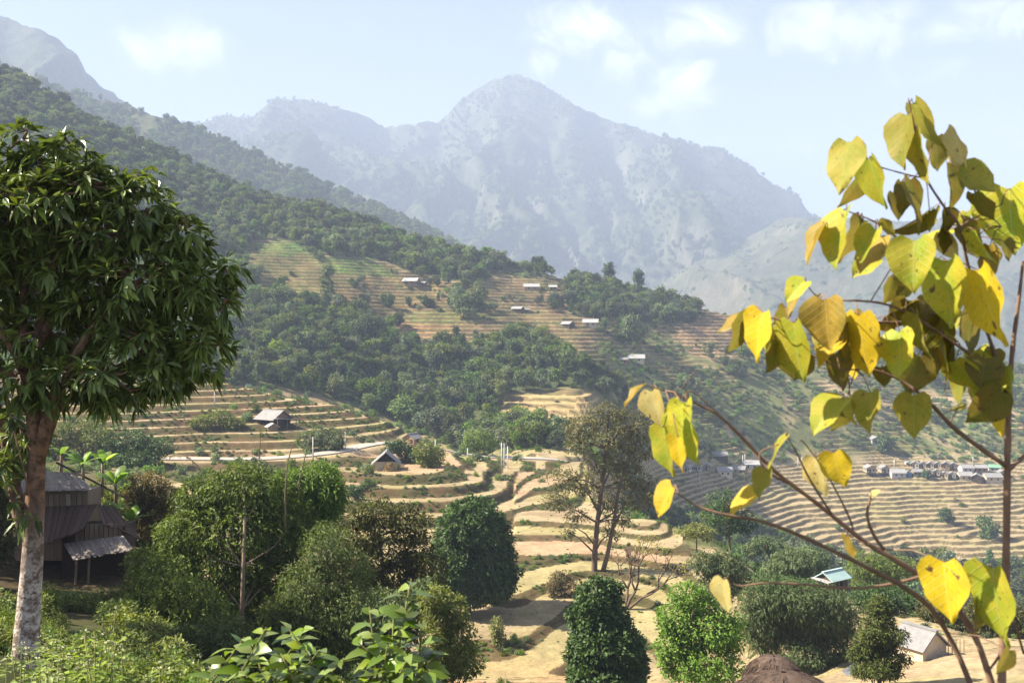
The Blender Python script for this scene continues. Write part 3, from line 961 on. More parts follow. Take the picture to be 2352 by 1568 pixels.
# loose trees among the fields and scrub
loose = (~inW) & (d > 400) & (fbm(x / 30, d / 30, 91, 3) > .60) & (rw_.random(len(p)) < .33) & ~in_poly(p, row, R_RED) & ~in_poly(p, row, R_KNOB) & ~((row > 1040) & (p > 1450)) 
loose &= ~in_poly(p, row, R_GREEN1) & ~in_poly(p, row, R_GREEN2) & ~in_poly(p, row, R_BROWN2)
valley = (p > 1450) & (d > 170) & (d < 418) & (row > 1180) & (rw_.random(len(p)) < .75)
sel = np.where(keep | loose | valley)[0]
p, d, z, row = p[sel], d[sel], z[sel], row[sel]
n = len(sel)
hgt = rw_.uniform(4.6, 9.3, n) * np.where(rw_.random(n) < .12, 1.35, 1.0)
hgt = np.where(d < 283 + 60, hgt * .85, hgt)
kindr = rw_.random(n)
pine_zone = (p > 1090) & (p < 1300) & (row > 800) & (row < 900)
kd = np.where(kindr < .70, 0, np.where(kindr < .93, 1, 2))
kd = np.where(pine_zone & (rw_.random(n) < .5), 2, kd)
ix = np.where(kd == 0, rw_.integers(0, 6, n), np.where(kd == 1, 6 + rw_.integers(0, 3, n), 9 + rw_.integers(0, 2, n)))
wid = rw_.uniform(.85, 1.25, n)
rz_ = rw_.random(n) * 6.28
# the ones that show largest stand as trees of their own
show = hgt / d * np.where((p > 480) & (p < 2330), 1, 0) * np.where((kd == 0) & (row > 640), 1.0, 0)
hid = (p < 600) & (row > 560)                        # behind the near tree on the left
show = np.where(hid, 0, show)
order = np.argsort(-show)[:240]
single = np.zeros(n, bool); single[order] = True

TREE_ZONE = [
    (lambda P_, R_: P_ > 1440 and R_ > 1170 and P_ < 1850, 'leafy tree in the valley thicket below the hamlet', 'trees in the valley below the hamlet'),
    (lambda P_, R_: P_ > 1440 and R_ > 1170, 'leafy tree in the valley thicket below the village terraces', 'trees in the valley below the village'),
    (lambda P_, R_: P_ > 1440 and P_ < 1800, 'leafy tree on the scrubby slope above the hamlet', 'trees above the hamlet'),
    (lambda P_, R_: P_ > 1440, 'leafy tree on the scrubby slope above the village row', 'trees above the village'),
    (lambda P_, R_: R_ < 770, 'leafy tree in the upper grove beside the hillside fields', 'trees of the upper groves'),
    (lambda P_, R_: P_ < 960, 'leafy tree in the wood behind the stepped spur', 'trees of the wood behind the spur'),
    (lambda P_, R_: True, 'leafy tree in the wood around the small terraced knoll', 'trees of the wood by the knoll'),
]
for i in order:
    xw = (p[i] - CX) / F * d[i]
    e = empty('forest_tree', (xw, d[i], z[i] - .2), rz_[i])
    s = hgt[i]; e.scale = (s * wid[i], s * wid[i], s)
    cr, tk, bo = KINDS['broad'][ix[i] % 6]
    obj('crown', cr, e); obj('trunk', tk, e)
    for fn, lab, grp in TREE_ZONE:
        if fn(p[i], row[i]):
            tag(e, lab, 'tree', grp); break
m_ = ~single
xw = (p - CX) / F * d
scatter('forest', np.stack([xw, d, z - .2], 1)[m_], np.stack([hgt * wid, hgt * wid, hgt], 1)[m_], np.stack([rz_ * 0, rz_ * 0, rz_], 1)[m_], ix[m_], COLL_WOOD,
        'mixed green wood covering the middle hillside')

# bushes: scrub on the far slopes, tufts on terrace banks, undergrowth in the woods
p, d, z, row = spots(52000, 62, 760, rng=rw_)
x = (p - CX) / F * d
nn = fbm(x / 16, d / 16, 55, 3); n2_ = fbm(x / 60, d / 60, 56, 2)
scrz = (d > 283) & (p > 1380) & (row > 750) & (row < 1062) & ~in_poly(p, row, R_RED)
fieldz = (d > 400) & ~scrz
nearz = (d < 283)
f9z = (d > 405) & (row > 1100) & (p > 1440)
pr = np.where(scrz, sstep(.34, .54, nn * .65 + n2_ * .35) * 1.0, 0)
pr = np.where(fieldz, sstep(.58, .68, nn) * .30, pr)
pr = np.where(f9z, .012, pr)
inW = in_poly(p, row, forest_W2) | in_poly(p, row, forest_W1) | in_poly(p, row, forest_W3)
pr = np.where((d > 283) & inW, .30, pr)
pr = np.where((d > 283) & (d < 410) & ~in_poly(p, row, R_KNOB), .65, pr)
pr = np.where(nearz & (d > 195) & (p < 1250), sstep(.56, .66, nn) * .25, pr)
pr = np.where(nearz & (d > 85) & (p < 860) & (row > 1064), .50, pr)
pr = np.where((p > 1430) & (d > 150) & (d < 410) & (z < -33), .8, pr)
pr = np.where(nearz & (p < 270) & (d > 62), .6, pr)
pr = np.where(d < 75, pr * (p < 1000), pr)
for g in (R_GREEN1, R_GREEN2, R_KNOB, R_BROWN2): pr = np.where(in_poly(p, row, g) & (d > 283), 0.02, pr)
sel = np.where(rw_.random(len(p)) < pr)[0]
p, d, z = p[sel], d[sel], z[sel]; n = len(sel)
w = rw_.uniform(1.4, 3.6, n) * np.where(d < 283, .75, 1.0); h = w * rw_.uniform(.8, 1.35, n)
rz_ = rw_.random(n) * 6.28
scatter('shrubbery', np.stack([(p - CX) / F * d, d, z - .1], 1), np.stack([w, w, h], 1), np.stack([rz_ * 0, rz_ * 0, rz_], 1), rw_.integers(0, 4, n), COLL_BUSH,
        'low green scrub on banks and slopes')

def range_scatter(name, PXm, Dm, Zm, n, hlo, hhi, coll, nidx, label, seed, thr=.42, wl=90.0, tmax=None, pine=0.0):
    rng = np.random.default_rng(seed)
    nr_, nc_ = PXm.shape
    i = rng.random(n) * (nr_ - 15 if tmax is None else tmax * (nr_ - 14)); j = rng.random(n) * (nc_ - 1.01)
    i0 = i.astype(int); j0 = j.astype(int); fi = i - i0; fj = j - j0
    def bl(A): return A[i0, j0] * (1 - fi) * (1 - fj) + A[i0 + 1, j0] * fi * (1 - fj) + A[i0, j0 + 1] * (1 - fi) * fj + A[i0 + 1, j0 + 1] * fi * fj
    pp = bl(PXm); dd = bl(Dm); zz = bl(Zm)
    xx = (pp - CX) / F * dd
    kp = (fbm(xx / wl, dd / wl, seed, 3) > thr) & (pp > -250) & (pp < 2600)
    xx, dd, zz = xx[kp], dd[kp], zz[kp]; m = len(xx)
    hh = rng.uniform(hlo, hhi, m); ww = hh * rng.uniform(.9, 1.3, m)
    r = rng.random(m) * 6.28
    ixx = rng.integers(0, nidx, m)
    if pine: ixx = np.where(rng.random(m) < pine, 9 + rng.integers(0, 2, m), ixx)
    scatter(name, np.stack([xx, dd, zz - 1.0], 1), np.stack([ww, ww, hh], 1), np.stack([r * 0, r * 0, r], 1), ixx, coll, label)
range_scatter('ridge_forest', rPX, rD, rZ, 16000, 9, 15, COLL_WOOD, 9, 'hazy wooded ridge behind the hillside', 301, .33, 60, pine=.35)
range_scatter('foothill_scrub', fPX, fD, fZ, 9000, 6, 14, COLL_BUSH, 4, 'pale scrub on the hazy foothill', 401, .50, 70)
range_scatter('mountain_woods', mPX, mD, mZ, 26000, 12, 23, COLL_WOOD, 9, 'woods on the far hazy mountain', 501, .40, 110)

# grass tufts and weeds on the terrace banks
ri, rj = np.where((RISER_M > .5) & (DD > 76) & (DD < 282) & (PX > 230) & (PX < 2400))
wgt_ = (DD[ri, rj]) ; wgt_ = wgt_ / wgt_.sum()
pk = rw_.choice(len(ri), 6500, replace=False, p=wgt_)
ri, rj = ri[pk], rj[pk]
okk = fbm(XX[ri, rj] / 8, DD[ri, rj] / 8, 66, 2) > .42
ri, rj = ri[okk], rj[okk]; n = len(ri)
w = rw_.uniform(.35, 1.0, n); h = w * rw_.uniform(.6, 1.3, n); r = rw_.random(n) * 6.28
p2_, d2_, z2_, row2_ = spots(1000, 80, 235, 700, 2250, rng=rw_)
w2_ = rw_.uniform(.12, .36, len(p2_)); r2_ = rw_.random(len(p2_)) * 6.28
P_all = np.concatenate([np.stack([XX[ri, rj], DD[ri, rj], Z[ri, rj] - .05], 1), np.stack([(p2_ - CX) / F * d2_, d2_, z2_ - .03], 1)])
S_all = np.concatenate([np.stack([w, w, h], 1), np.stack([w2_ * 1.6, w2_ * 1.6, w2_], 1)])
R_all = np.concatenate([np.stack([r * 0, r * 0, r], 1), np.stack([r2_ * 0, r2_ * 0, r2_], 1)])
scatter('bank_grass', P_all, S_all, R_all, rw_.integers(0, 4, len(P_all)), COLL_BUSH, 'grass and weeds on the banks between the fields')

# ------------------------------------------------------------------ buildings
M_WHITE = mat_simple('whitewash', (0.56, 0.53, 0.48), (0.42, 0.39, 0.34), 1.2, bmp=.1)
M_TIMBER = mat_simple('timber_wall', (0.30, 0.22, 0.14), (0.18, 0.13, 0.085), 3, stretch=(6, 6, .5), bmp=.3)
M_TIMBER_PALE = mat_simple('timber_weathered', (0.47, 0.40, 0.31), (0.33, 0.27, 0.20), 3, stretch=(6, 6, .5), bmp=.3)
M_TIMBER_DARK = mat_simple('timber_dark', (0.085, 0.060, 0.040), (0.045, 0.033, 0.024), 4, stretch=(5, 5, .6), bmp=.3)
M_MUD = mat_simple('mud_wall', (0.66, 0.55, 0.38), (0.52, 0.41, 0.27), 1.6, bmp=.25)
M_BRICK = mat_simple('brick_wall', (0.38, 0.22, 0.13), (0.26, 0.15, 0.10), 5, bmp=.2)
M_CEMENT = mat_simple('roof_fibre_cement', (0.30, 0.285, 0.265), (0.20, 0.19, 0.178), 1.4, stretch=(1, 1, 1), bmp=.2)
M_CEMENT_PALE = mat_simple('roof_pale_sheet', (0.36, 0.345, 0.32), (0.26, 0.25, 0.235), 1.4, bmp=.1)
M_TEAL = mat_simple('roof_teal_sheet', (0.36, 0.47, 0.42), (0.27, 0.37, 0.33), 1.2, bmp=.1)
M_GREENROOF = mat_simple('roof_green_sheet', (0.22, 0.40, 0.25), (0.17, 0.32, 0.2), 1.2, bmp=.1)
M_BLUE = mat_simple('blue_sheet', (0.16, 0.34, 0.62), (0.12, 0.26, 0.5), 1.2, bmp=.1)
M_SHINGLE = mat_simple('wood_shingle', (0.34, 0.28, 0.22), (0.18, 0.145, 0.115), 3.0, stretch=(3, .6, 3), bmp=.3)
M_THATCH = mat_simple('thatch_dark', (0.20, 0.135, 0.095), (0.085, 0.055, 0.04), 3.5, stretch=(7, 7, .8), bmp=1.0, bdist=.08)
M_OPENING = mat_simple('dark_opening', (0.03, 0.026, 0.022), (0.02, 0.018, 0.016), 2, bmp=0)
M_STRAW = mat_simple('straw_pile', (0.62, 0.44, 0.20), (0.46, 0.30, 0.13), 7, stretch=(3, 3, 1), bmp=.8, bdist=.06)
M_POLE = mat_simple('concrete_pole', (0.66, 0.63, 0.58), (0.55, 0.52, 0.47), 2, bmp=.1)
M_METAL = mat_simple('grey_iron', (0.25, 0.25, 0.25), (0.18, 0.18, 0.18), 3, rough=.6, bmp=.1)
M_CANVAS = mat_simple('grey_tarpaulin', (0.32, 0.305, 0.29), (0.24, 0.225, 0.215), 2, bmp=.3)
M_DKTARP = mat_simple('dark_grey_sheet', (0.12, 0.13, 0.145), (0.08, 0.085, 0.095), 2, rough=.5, bmp=.2)

def slab(mb, a, b_, y0, y1, th, mi=0):
    """a sloping roof slab from (x,z) a to (x,z) b_, between y0 and y1"""
    dx, dz = b_[0] - a[0], b_[1] - a[1]; l = math.hypot(dx, dz)
    nx, nz = -dz / l * th, dx / l * th
    if nz < 0: nx, nz = -nx, -nz
    mb.prism([a, b_, (b_[0] + nx, b_[1] + nz), (a[0] + nx, a[1] + nz)] if dx > 0 else [b_, a, (a[0] + nx, a[1] + nz), (b_[0] + nx, b_[1] + nz)], y0, y1, mi)

def house(name, label, loc, rz, W, L, h, rise, wall, roof, group=None, cat='house', over=.5, stilts=0.0, windows=2, door=True, eave_post=False, gable=None, side_windows=2):
    """gable ends face local -y/+y, ridge along y"""
    e = empty(name, loc, rz)
    tag(e, label, cat, group)
    b0 = stilts
    mb = MB()
    poly = [(-W / 2, b0 - (1.2 if not stilts else 0)), (W / 2, b0 - (1.2 if not stilts else 0)), (W / 2, b0 + h), (0, b0 + h + rise), (-W / 2, b0 + h)]
    mb.prism(poly, -L / 2, L / 2)
    mb.build('wall', wall, e)
    if gable is not None:
        MB().prism([(-W / 2 + .1, b0 + h + .02), (W / 2 - .1, b0 + h + .02), (0, b0 + h + rise - .1)], -L / 2 - .05, -L / 2 + .02).build('gable', gable, e)
    k = rise / (W / 2)
    rf = empty('roof', (0, 0, 0)); rf.parent = e
    for s in (-1, 1):
        m = MB(); slab(m, (0, b0 + h + rise + .04), (s * (W / 2 + over), b0 + h - over * k + .04), -L / 2 - over, L / 2 + over, .10)
        m.build('roof_slope', roof, rf)
    MB().box((0, 0, b0 + h + rise + .16), (.16, L / 2 + over + .03, .06)).build('ridge_cap', roof, rf)
    if door:
        m = MB(); m.box((-W * .12, -L / 2 - .03, b0 + 1.0), (.45, .05, 1.0)); m.build('door', M_TIMBER_DARK, e)
    for i in range(windows):
        x_ = (W * .28) if i == 0 else (-W * .36)
        w_ = MB().box((x_, -L / 2 - .02, b0 + h * .58), (min(.45, W * .09), .04, .42)).build('window', M_OPENING, e)
    for i in range(side_windows):
        y_ = (i - (side_windows - 1) / 2) * L / max(side_windows, 1) * .8
        for s in (-1, 1):
            MB().box((s * (W / 2 + .02), y_, b0 + h * .55), (.04, .45, .45)).build('window', M_OPENING, e)
    if stilts:
        for sx in (-1, -.33, .33, 1):
            for sy in (-1, 1):
                MB().tube([(sx * (W / 2 - .15), sy * (L / 2 - .15), -1.2), (sx * (W / 2 - .15), sy * (L / 2 - .15), b0 + .02)], [.12, .11], 6).build('post', M_TIMBER_DARK, e)
        MB().box((0, 0, b0 - .06), (W / 2 + .1, L / 2 + .1, .05)).build('floor_deck', M_TIMBER, e)
    return e

def px_w(d, w): return w / F * d

# the row of village houses across the valley
VIL = [  # centre x, base row, width px, rise px, wall, roof, stilts, rz, label
    (2000, 1092, 25, 'timber house on dark posts standing apart, first from the bare slope end of the village', M_TIMBER_PALE, M_CEMENT, 1.6, .35),
    (2034, 1092, 25, 'timber house on posts next to the big whitewashed house', M_TIMBER_PALE, M_CEMENT, 1.6, .35),
    (2063, 1096, 37, 'long whitewashed house with pale grey roof sloping towards the fields', M_WHITE, M_CEMENT_PALE, 0, 1.571),
    (2089, 1095, 17, 'small low house with blue gable beside the whitewashed house', M_BLUE, M_CEMENT, 0, .1),
    (2108, 1094, 24, 'dark fronted house with grey roof beside the round tree in the village', M_TIMBER, M_CEMENT, 0, 1.6),
    (2138, 1096, 15, 'narrow timber house nearest the round tree, first of four alike gables', M_TIMBER_PALE, M_CEMENT, 1.0, 0),
    (2155, 1096, 17, 'second of the four alike narrow gabled houses in the front row', M_TIMBER_PALE, M_CEMENT, 1.0, 0),
    (2173, 1097, 18, 'third of the four alike narrow gabled houses in the front row', M_MUD, M_CEMENT, 0, 0),
    (2191, 1098, 18, 'last of the four alike narrow gabled houses in the front row', M_TIMBER_PALE, M_CEMENT, 0, 0),
    (2218, 1102, 34, 'long low house with flat grey roof and ochre front', M_MUD, M_CEMENT, 0, 1.571),
    (2247, 1104, 26, 'open fronted dark shed with grey gable beside the large grey roof', M_TIMBER_DARK, M_CEMENT, 0, 0),
    (2282, 1106, 42, 'largest village house, broad grey roof sloping to the terraces', M_MUD, M_CEMENT_PALE, 0, 1.571),
    (2105, 1074, 22, 'first gabled house of the upper row, above the blue gable', M_TIMBER_PALE, M_CEMENT, 0, 0),
    (2124, 1074, 16, 'second gabled house of the upper row', M_TIMBER_PALE, M_CEMENT, 0, 0),
    (2141, 1074, 17, 'third gabled house of the upper row', M_TIMBER_PALE, M_CEMENT, 0, 0),
    (2158, 1074, 16, 'fourth gabled house of the upper row', M_MUD, M_CEMENT, 0, 0),
    (2176, 1075, 21, 'fifth house of the upper row with a dark porch', M_TIMBER, M_CEMENT, 0, 0),
    (2194, 1075, 15, 'sixth and smallest house ending the upper row', M_TIMBER, M_CEMENT, 0, 0),
    (2222, 1084, 30, 'whitewashed two slope house behind the long low house', M_WHITE, M_CEMENT_PALE, 0, 1.571),
    (2256, 1084, 28, 'grey shed behind the largest village roof', M_TIMBER, M_CEMENT, 0, 1.4),
    (2288, 1083, 27, 'white house under a green sheet roof at the village edge', M_WHITE, M_GREENROOF, 0, 1.2),
    (2088, 1071, 13, 'small white block beside the upper row', M_WHITE, M_CEMENT_PALE, 0, 1.571),
    (1582, 1083, 16, 'white painted house half hidden behind the hanging yellow leaves', M_WHITE, M_CEMENT, 0, 0),
    (1605, 1082, 20, 'whitewashed gabled house with a grey band, middle of the lower hamlet', M_WHITE, M_CEMENT, 0, .1),
    (1626, 1081, 18, 'timber gabled house beside the banana clump in the lower hamlet', M_TIMBER_PALE, M_CEMENT_PALE, .6, .3),
    (1654, 1058, 38, 'long shed with a row of dark openings above the hamlet', M_TIMBER_DARK, M_CEMENT, 0, 1.571),
    (1727, 1078, 40, 'broad hall with pale hipped sheet roof by the two poles', M_WHITE, M_CEMENT_PALE, 0, 1.4),
    (1665, 1093, 37, 'long low shed with pale roof at the foot of the hamlet', M_MUD, M_CEMENT_PALE, 0, 1.571),
    (1699, 1090, 33, 'grey roofed house beside the long low shed', M_TIMBER, M_CEMENT, 0, 1.2),
    (2012, 1020, 26, 'lone white house above the village beside two dark trees', M_WHITE, M_CEMENT, 0, .4),
    (2306, 1094, 22, 'grey gabled house behind the sapling stem', M_TIMBER_PALE, M_CEMENT, 0, .2),
]
for (cx, by, wpx, lab, wall, roof, st, rz) in VIL:
    g = at(cx, by, 405, 700)
    W = px_w(g.y, wpx)
    along = abs(rz) > 1.0
    if not along: rz = rz - .45
    hgt_ = min(3.0, 2.0 + W * .08)
    if along: Wg, Lg = min(W * .8, 6.5), W * .88
    else: Wg, Lg = W * .82, min(W * 1.3, 9.0)
    house('village_house', lab, (g.x, g.y + 2, g.z - .1), rz, Wg, Lg, hgt_, Wg * .26, wall, roof, 'village houses across the valley', over=.45, stilts=st, windows=2 if W > 4 else 1, side_windows=2)

HILL = [
    (944, 656, 36, 'weathered grey roofed farmhouse below the upper wood, nearest the bright green plot', M_TIMBER, M_CEMENT_PALE, 1.35),
    (970, 660, 16, 'small shed close beside the farmhouse under the upper wood', M_TIMBER, M_CEMENT, 1.2),
    (1221, 668, 37, 'long farmhouse with pale roof on the shoulder under the ridge', M_TIMBER, M_CEMENT_PALE, 1.571),
    (1270, 668, 18, 'small white roofed shed next to the shoulder farmhouse', M_TIMBER, M_WHITE, 1.571),
    (1189, 719, 24, 'dark roofed hut among the brown hillside plots', M_TIMBER_DARK, M_CEMENT, 1.2),
    (1209, 720, 14, 'tiny lean-to beside the dark roofed hut on the plots', M_TIMBER, M_CEMENT, 1.5),
    (1304, 754, 30, 'dark gabled farmhouse above the pale terraces, beside a dark tree', M_TIMBER_DARK, M_CEMENT, .9),
    (1357, 750, 36, 'farmhouse with bright pale roof below the round grove', M_TIMBER_PALE, M_CEMENT_PALE, 1.45),
    (1460, 833, 44, 'mud walled farmhouse with pale roof low on the terraced slope', M_MUD, M_CEMENT_PALE, 1.5),
    (1432, 836, 20, 'reddish low outbuilding beside the mud walled farmhouse', M_BRICK, M_CEMENT, 1.571),
    (932, 503, 12, 'far white speck of a house on the hazy ridge crest', M_WHITE, M_WHITE, 1.5),
]
for (cx, by, wpx, lab, wall, roof, rz) in HILL:
    g = at(cx, by, 405, 900)
    W = px_w(g.y, wpx)
    Wg, Lg = (min(W * .75, 7), W * .9) if rz > 1 else (W * .7, W * .8)
    house('farmhouse', lab, (g.x, g.y + 2, g.z), rz, Wg, Lg, 2.5, Wg * .28, wall, roof, 'farmhouses on the hillside', over=.6, stilts=0, windows=2)

# the barn below the road: gable towards us, straw stacked against it
g = at(884, 1080, 176, 260)
barn = house('barn', 'mud walled barn with grey gable roof and dark open loft', (g.x, g.y + 2.2, g.z + .1), .10, 4.3, 4.4, 1.55, 1.85, M_MUD, M_CEMENT, cat='barn', over=.75, windows=0, door=False, side_windows=0)
MB().prism([(-2.0, 1.62), (2.0, 1.62), (0, 3.32)], -2.26, -2.14).build('loft_opening', M_OPENING, barn)
st = empty('straw_stack', (g.x + 1.0, g.y - .9, g.z)); tag(st, 'golden straw heaped against the barn front', 'straw')
rs = np.random.default_rng(3)
nn_ = 900
u = rdir(nn_, rs); u[:, 2] = abs(u[:, 2])
Ps = u * np.array([1.25, .7, 1.75]) * (.75 + .25 * rs.random((nn_, 1)))
obj('heap', leaf_mesh('heap', Ps, unit(rdir(nn_, rs) + u * .3 + np.array([0, 0, -.4])), u, .5, .09, [M_STRAW], .2, 4), st)
dk = MB().box((0, 0, 0), (1.7, .8, .06)); 
e = empty('wooden_platform', (g.x + 1.6, g.y - 2.0, g.z - .35)); tag(e, 'small plank platform on posts in front of the barn', 'platform')
dk.build('deck', M_TIMBER_PALE, e)
for sx in (-1.5, 0, 1.5):
    MB().tube([(sx, -.7, -1.6), (sx, -.7, 0)], [.06, .05], 6).build('post', M_TIMBER, e)

# the farmhouse on the stepped spur
g = at(622, 984, 206, 282)
fh = house('farmhouse', 'grey roofed farmhouse with brick gable on the stepped spur', (g.x, g.y + 3, g.z - .1), .95, 5.2, 5.6, 2.3, 1.7, M_TIMBER_DARK, M_CEMENT, 'farmhouses on the hillside', over=.7, windows=1, gable=M_BRICK)
m = MB(); slab(m, (-2.9, 2.35), (3.2, 1.95), -4.6, -2.75, .08); m.build('porch_roof', M_CEMENT_PALE, fh)
for sx in (-2.7, 0.2, 3.0):
    MB().tube([(sx, -4.4, -.8), (sx, -4.4, 2.1)], [.08, .07], 6).build('post', M_TIMBER, fh)
house('lean_to_shed', 'tiny pale roofed shed in front of the spur farmhouse', (g.x + .6, g.y - 1.2, g.z - .3), .5, 2.4, 2.2, .7, .7, M_TIMBER, M_WHITE, cat='shed', over=.25, windows=0, door=False, side_windows=0)
g = at(946, 1022, 206, 262)
house('farmhouse', 'small brick walled house peeping above bushes behind the barn', (g.x, g.y + 1, g.z), -.5, 3.0, 3.2, 1.6, .95, M_BRICK, M_CEMENT, 'farmhouses on the hillside', over=.3, windows=1, door=False, side_windows=1)

# teal roofed hut down in the trees, on the right
e = house('hut', 'hut with teal sheet roof among trees below the terraces', Vector(P3(1912, 1345, 118)), -.95, 2.1, 3.0, 1.1, .65, M_TIMBER_DARK, M_TEAL, cat='hut', over=.35, windows=0, door=False, side_windows=1)
m = MB(); slab(m, (-1.3, 1.05), (1.2, .85), -2.5, -1.5, .06); m.build('porch_roof', M_CEMENT_PALE, e)
# tarpaulin roofed hut with an earth bank, lower right
g = P3(2112, 1492, 72)
e = house('hut', 'low mud hut with grey tarpaulin roof beside the small cropped fields', (g.x, g.y, g.z), .55, 2.7, 2.5, .5, 1.1, M_MUD, M_CANVAS, cat='hut', over=.2, windows=0, door=False, side_windows=0)
for i in range(5):
    pp = P3(2178 + i * 9, 1484, 71 + i * .2)
    f_ = MB().tube([(0, 0, -.7), (0, 0, .55)], [.035, .03], 5).build('fence_post', M_TIMBER, None); f_.location = pp
    tag(f_, 'slim wooden stake in the short fence beside the tarpaulin hut', 'fence post', 'stakes beside the tarpaulin hut')
# rounded thatch at the bottom edge
def thatch(name, label, c, rx, ry, rz_h, seed):
    rng = np.random.default_rng(seed)
    e = empty(name, c); tag(e, label, 'thatched roof', 'thatched roofs at the lower edge')
    th = np.linspace(0, 2 * np.pi, 40, endpoint=False); V = []; Q = []
    prof = [(1.0, -.25), (1.0, .05), (.93, .3), (.78, .58), (.55, .82), (.28, .96), (.06, 1.0)]
    for (r, zz) in prof:
        rr = 1 + .05 * rng.normal(size=40) * (r > .1)
        for k_ in range(40):
            V.append((math.cos(th[k_]) * r * rx * rr[k_], math.sin(th[k_]) * r * ry * rr[k_], zz * rz_h))
    for i in range(len(prof) - 1):
        for k_ in range(40): Q.append((i * 40 + k_, i * 40 + (k_ + 1) % 40, i * 40 + 40 + (k_ + 1) % 40, i * 40 + 40 + k_))
    obj('thatch', np_mesh('thatch', V, Q, None, [M_THATCH], smooth=True), e)
    n_ = 5200
    a = rng.random(n_) * 6.28; t_ = rng.random(n_)
    r = np.interp(t_, np.linspace(0, 1, 7), [p_[0] for p_ in prof]); zz = np.interp(t_, np.linspace(0, 1, 7), [p_[1] for p_ in prof])
    Pp = np.stack([np.cos(a) * r * rx, np.sin(a) * r * ry, zz * rz_h], 1) * 1.01
    Dd = unit(np.stack([np.cos(a) * rx, np.sin(a) * ry, -.7 - 1.2 * (1 - t_)], 1) + rng.normal(size=(n_, 3)) * .25)
    Nn = unit(np.stack([np.cos(a), np.sin(a), np.full(n_, .8)], 1))
    s_ = obj('straw_fringe', leaf_mesh('straw_fringe', Pp, Dd, Nn, .55, .05, [M_THATCH], .12, 4), e)
    s_['kind'] = 'stuff'
    MB().tube([(0, 0, -rz_h * 2.4), (0, 0, 0)], [rx * .82, rx * .8], 14).build('wall', M_TIMBER_DARK, e)
thatch('thatched_hut', 'upper lobe of shaggy dark brown thatch behind the wider one', P3(1778, 1548, 48), 1.25, 1.3, .9, 1)
thatch('thatched_hut', 'wide shaggy dark brown thatch roof cut by the lower frame edge', P3(1800, 1600, 45), 2.3, 1.8, 1.15, 2)
# folded dark sheet beside the pointed evergreen
pp = at(1968, 1548, 55, 95)
rng_ = np.random.default_rng(8)
gx = np.linspace(-1, 1, 9); Vv = []
for y_ in gx:
    for x_ in gx: Vv.append((x_ * .85, y_ * .6, .55 * (1 - abs(x_)) + .12 * rng_.random()))
Qv = [(j * 9 + i, j * 9 + i + 1, j * 9 + 10 + i, j * 9 + 9 + i) for j in range(8) for i in range(8)]
o = obj('tarpaulin', np_mesh('tarpaulin', Vv, Qv, None, [M_DKTARP], smooth=True)); o.location = pp
tag(o, 'dark grey plastic sheet thrown over a heap beside the pointed evergreen', 'tarpaulin')

# poles
def pole(px, ptop, pbot, label, arm=True, d=None, dmin=150, dmax=500):
    g = at(px, pbot, dmin, dmax) if d is None else P3(px, pbot, d)
    h = (pbot - ptop) / F * g.y
    e = empty('utility_pole', g, random.uniform(-.4, .4)); tag(e, label, 'pole', 'concrete utility poles')
    r = .15 * max(1.0, g.y / 330)
    MB().tube([(0, 0, -.5), (0, 0, h * .5), (0, 0, h)], [r, r * .85, r * .65], 8).build('shaft', M_POLE, e, True)
    if arm:
        MB().box((0, 0, h * .94), (.62, .05, .05)).build('crossarm', M_METAL, e)
        for sx in (-.5, 0, .5): MB().tube([(sx, 0, h * .94), (sx, 0, h * .94 + .28)], [.05, .03], 6).build('insulator', M_CEMENT_PALE, e)
pole(493, 880, 930, 'white pole rising from the top steps of the spur')
pole(719, 1005, 1059, 'white pole standing on the near verge of the road')
pole(793, 991, 1036, 'white pole at the bend of the road beside the bushes')
pole(819, 1022, 1040, 'short grey post beyond the bend of the road', False)
pole(1000, 1010, 1040, 'thin pole among the bushes above the barn', False)
pole(1074, 1029, 1062, 'white pole by the road below the wood')
pole(1152, 1017, 1076, 'tall pole, left one of the group of three past the barn')
pole(1158, 1018, 1075, 'tall pole, middle one of the group of three past the barn')
pole(1166, 1025, 1077, 'tall pole, right one of the group of three past the barn')
pole(1706, 1045, 1066, 'left of the two poles beside the broad hall', False, None, 405, 600)
pole(1711, 1042, 1066, 'right of the two poles beside the broad hall', False, None, 405, 600)
pole(1607, 1090, 1116, 'pole in the fields below the hamlet', False, None, 405, 600)
pole(2054, 1056, 1072, 'pole behind the long whitewashed house', False, None, 405, 600)
pole(1833, 1047, 1073, 'left of two poles between the hamlet and the village', False, None, 405, 600)
pole(1842, 1047, 1073, 'right of two poles between the hamlet and the village', False, None, 405, 600)
pole(2235, 1048, 1064, 'pole on the terrace above the upper row of houses', False, None, 405, 600)

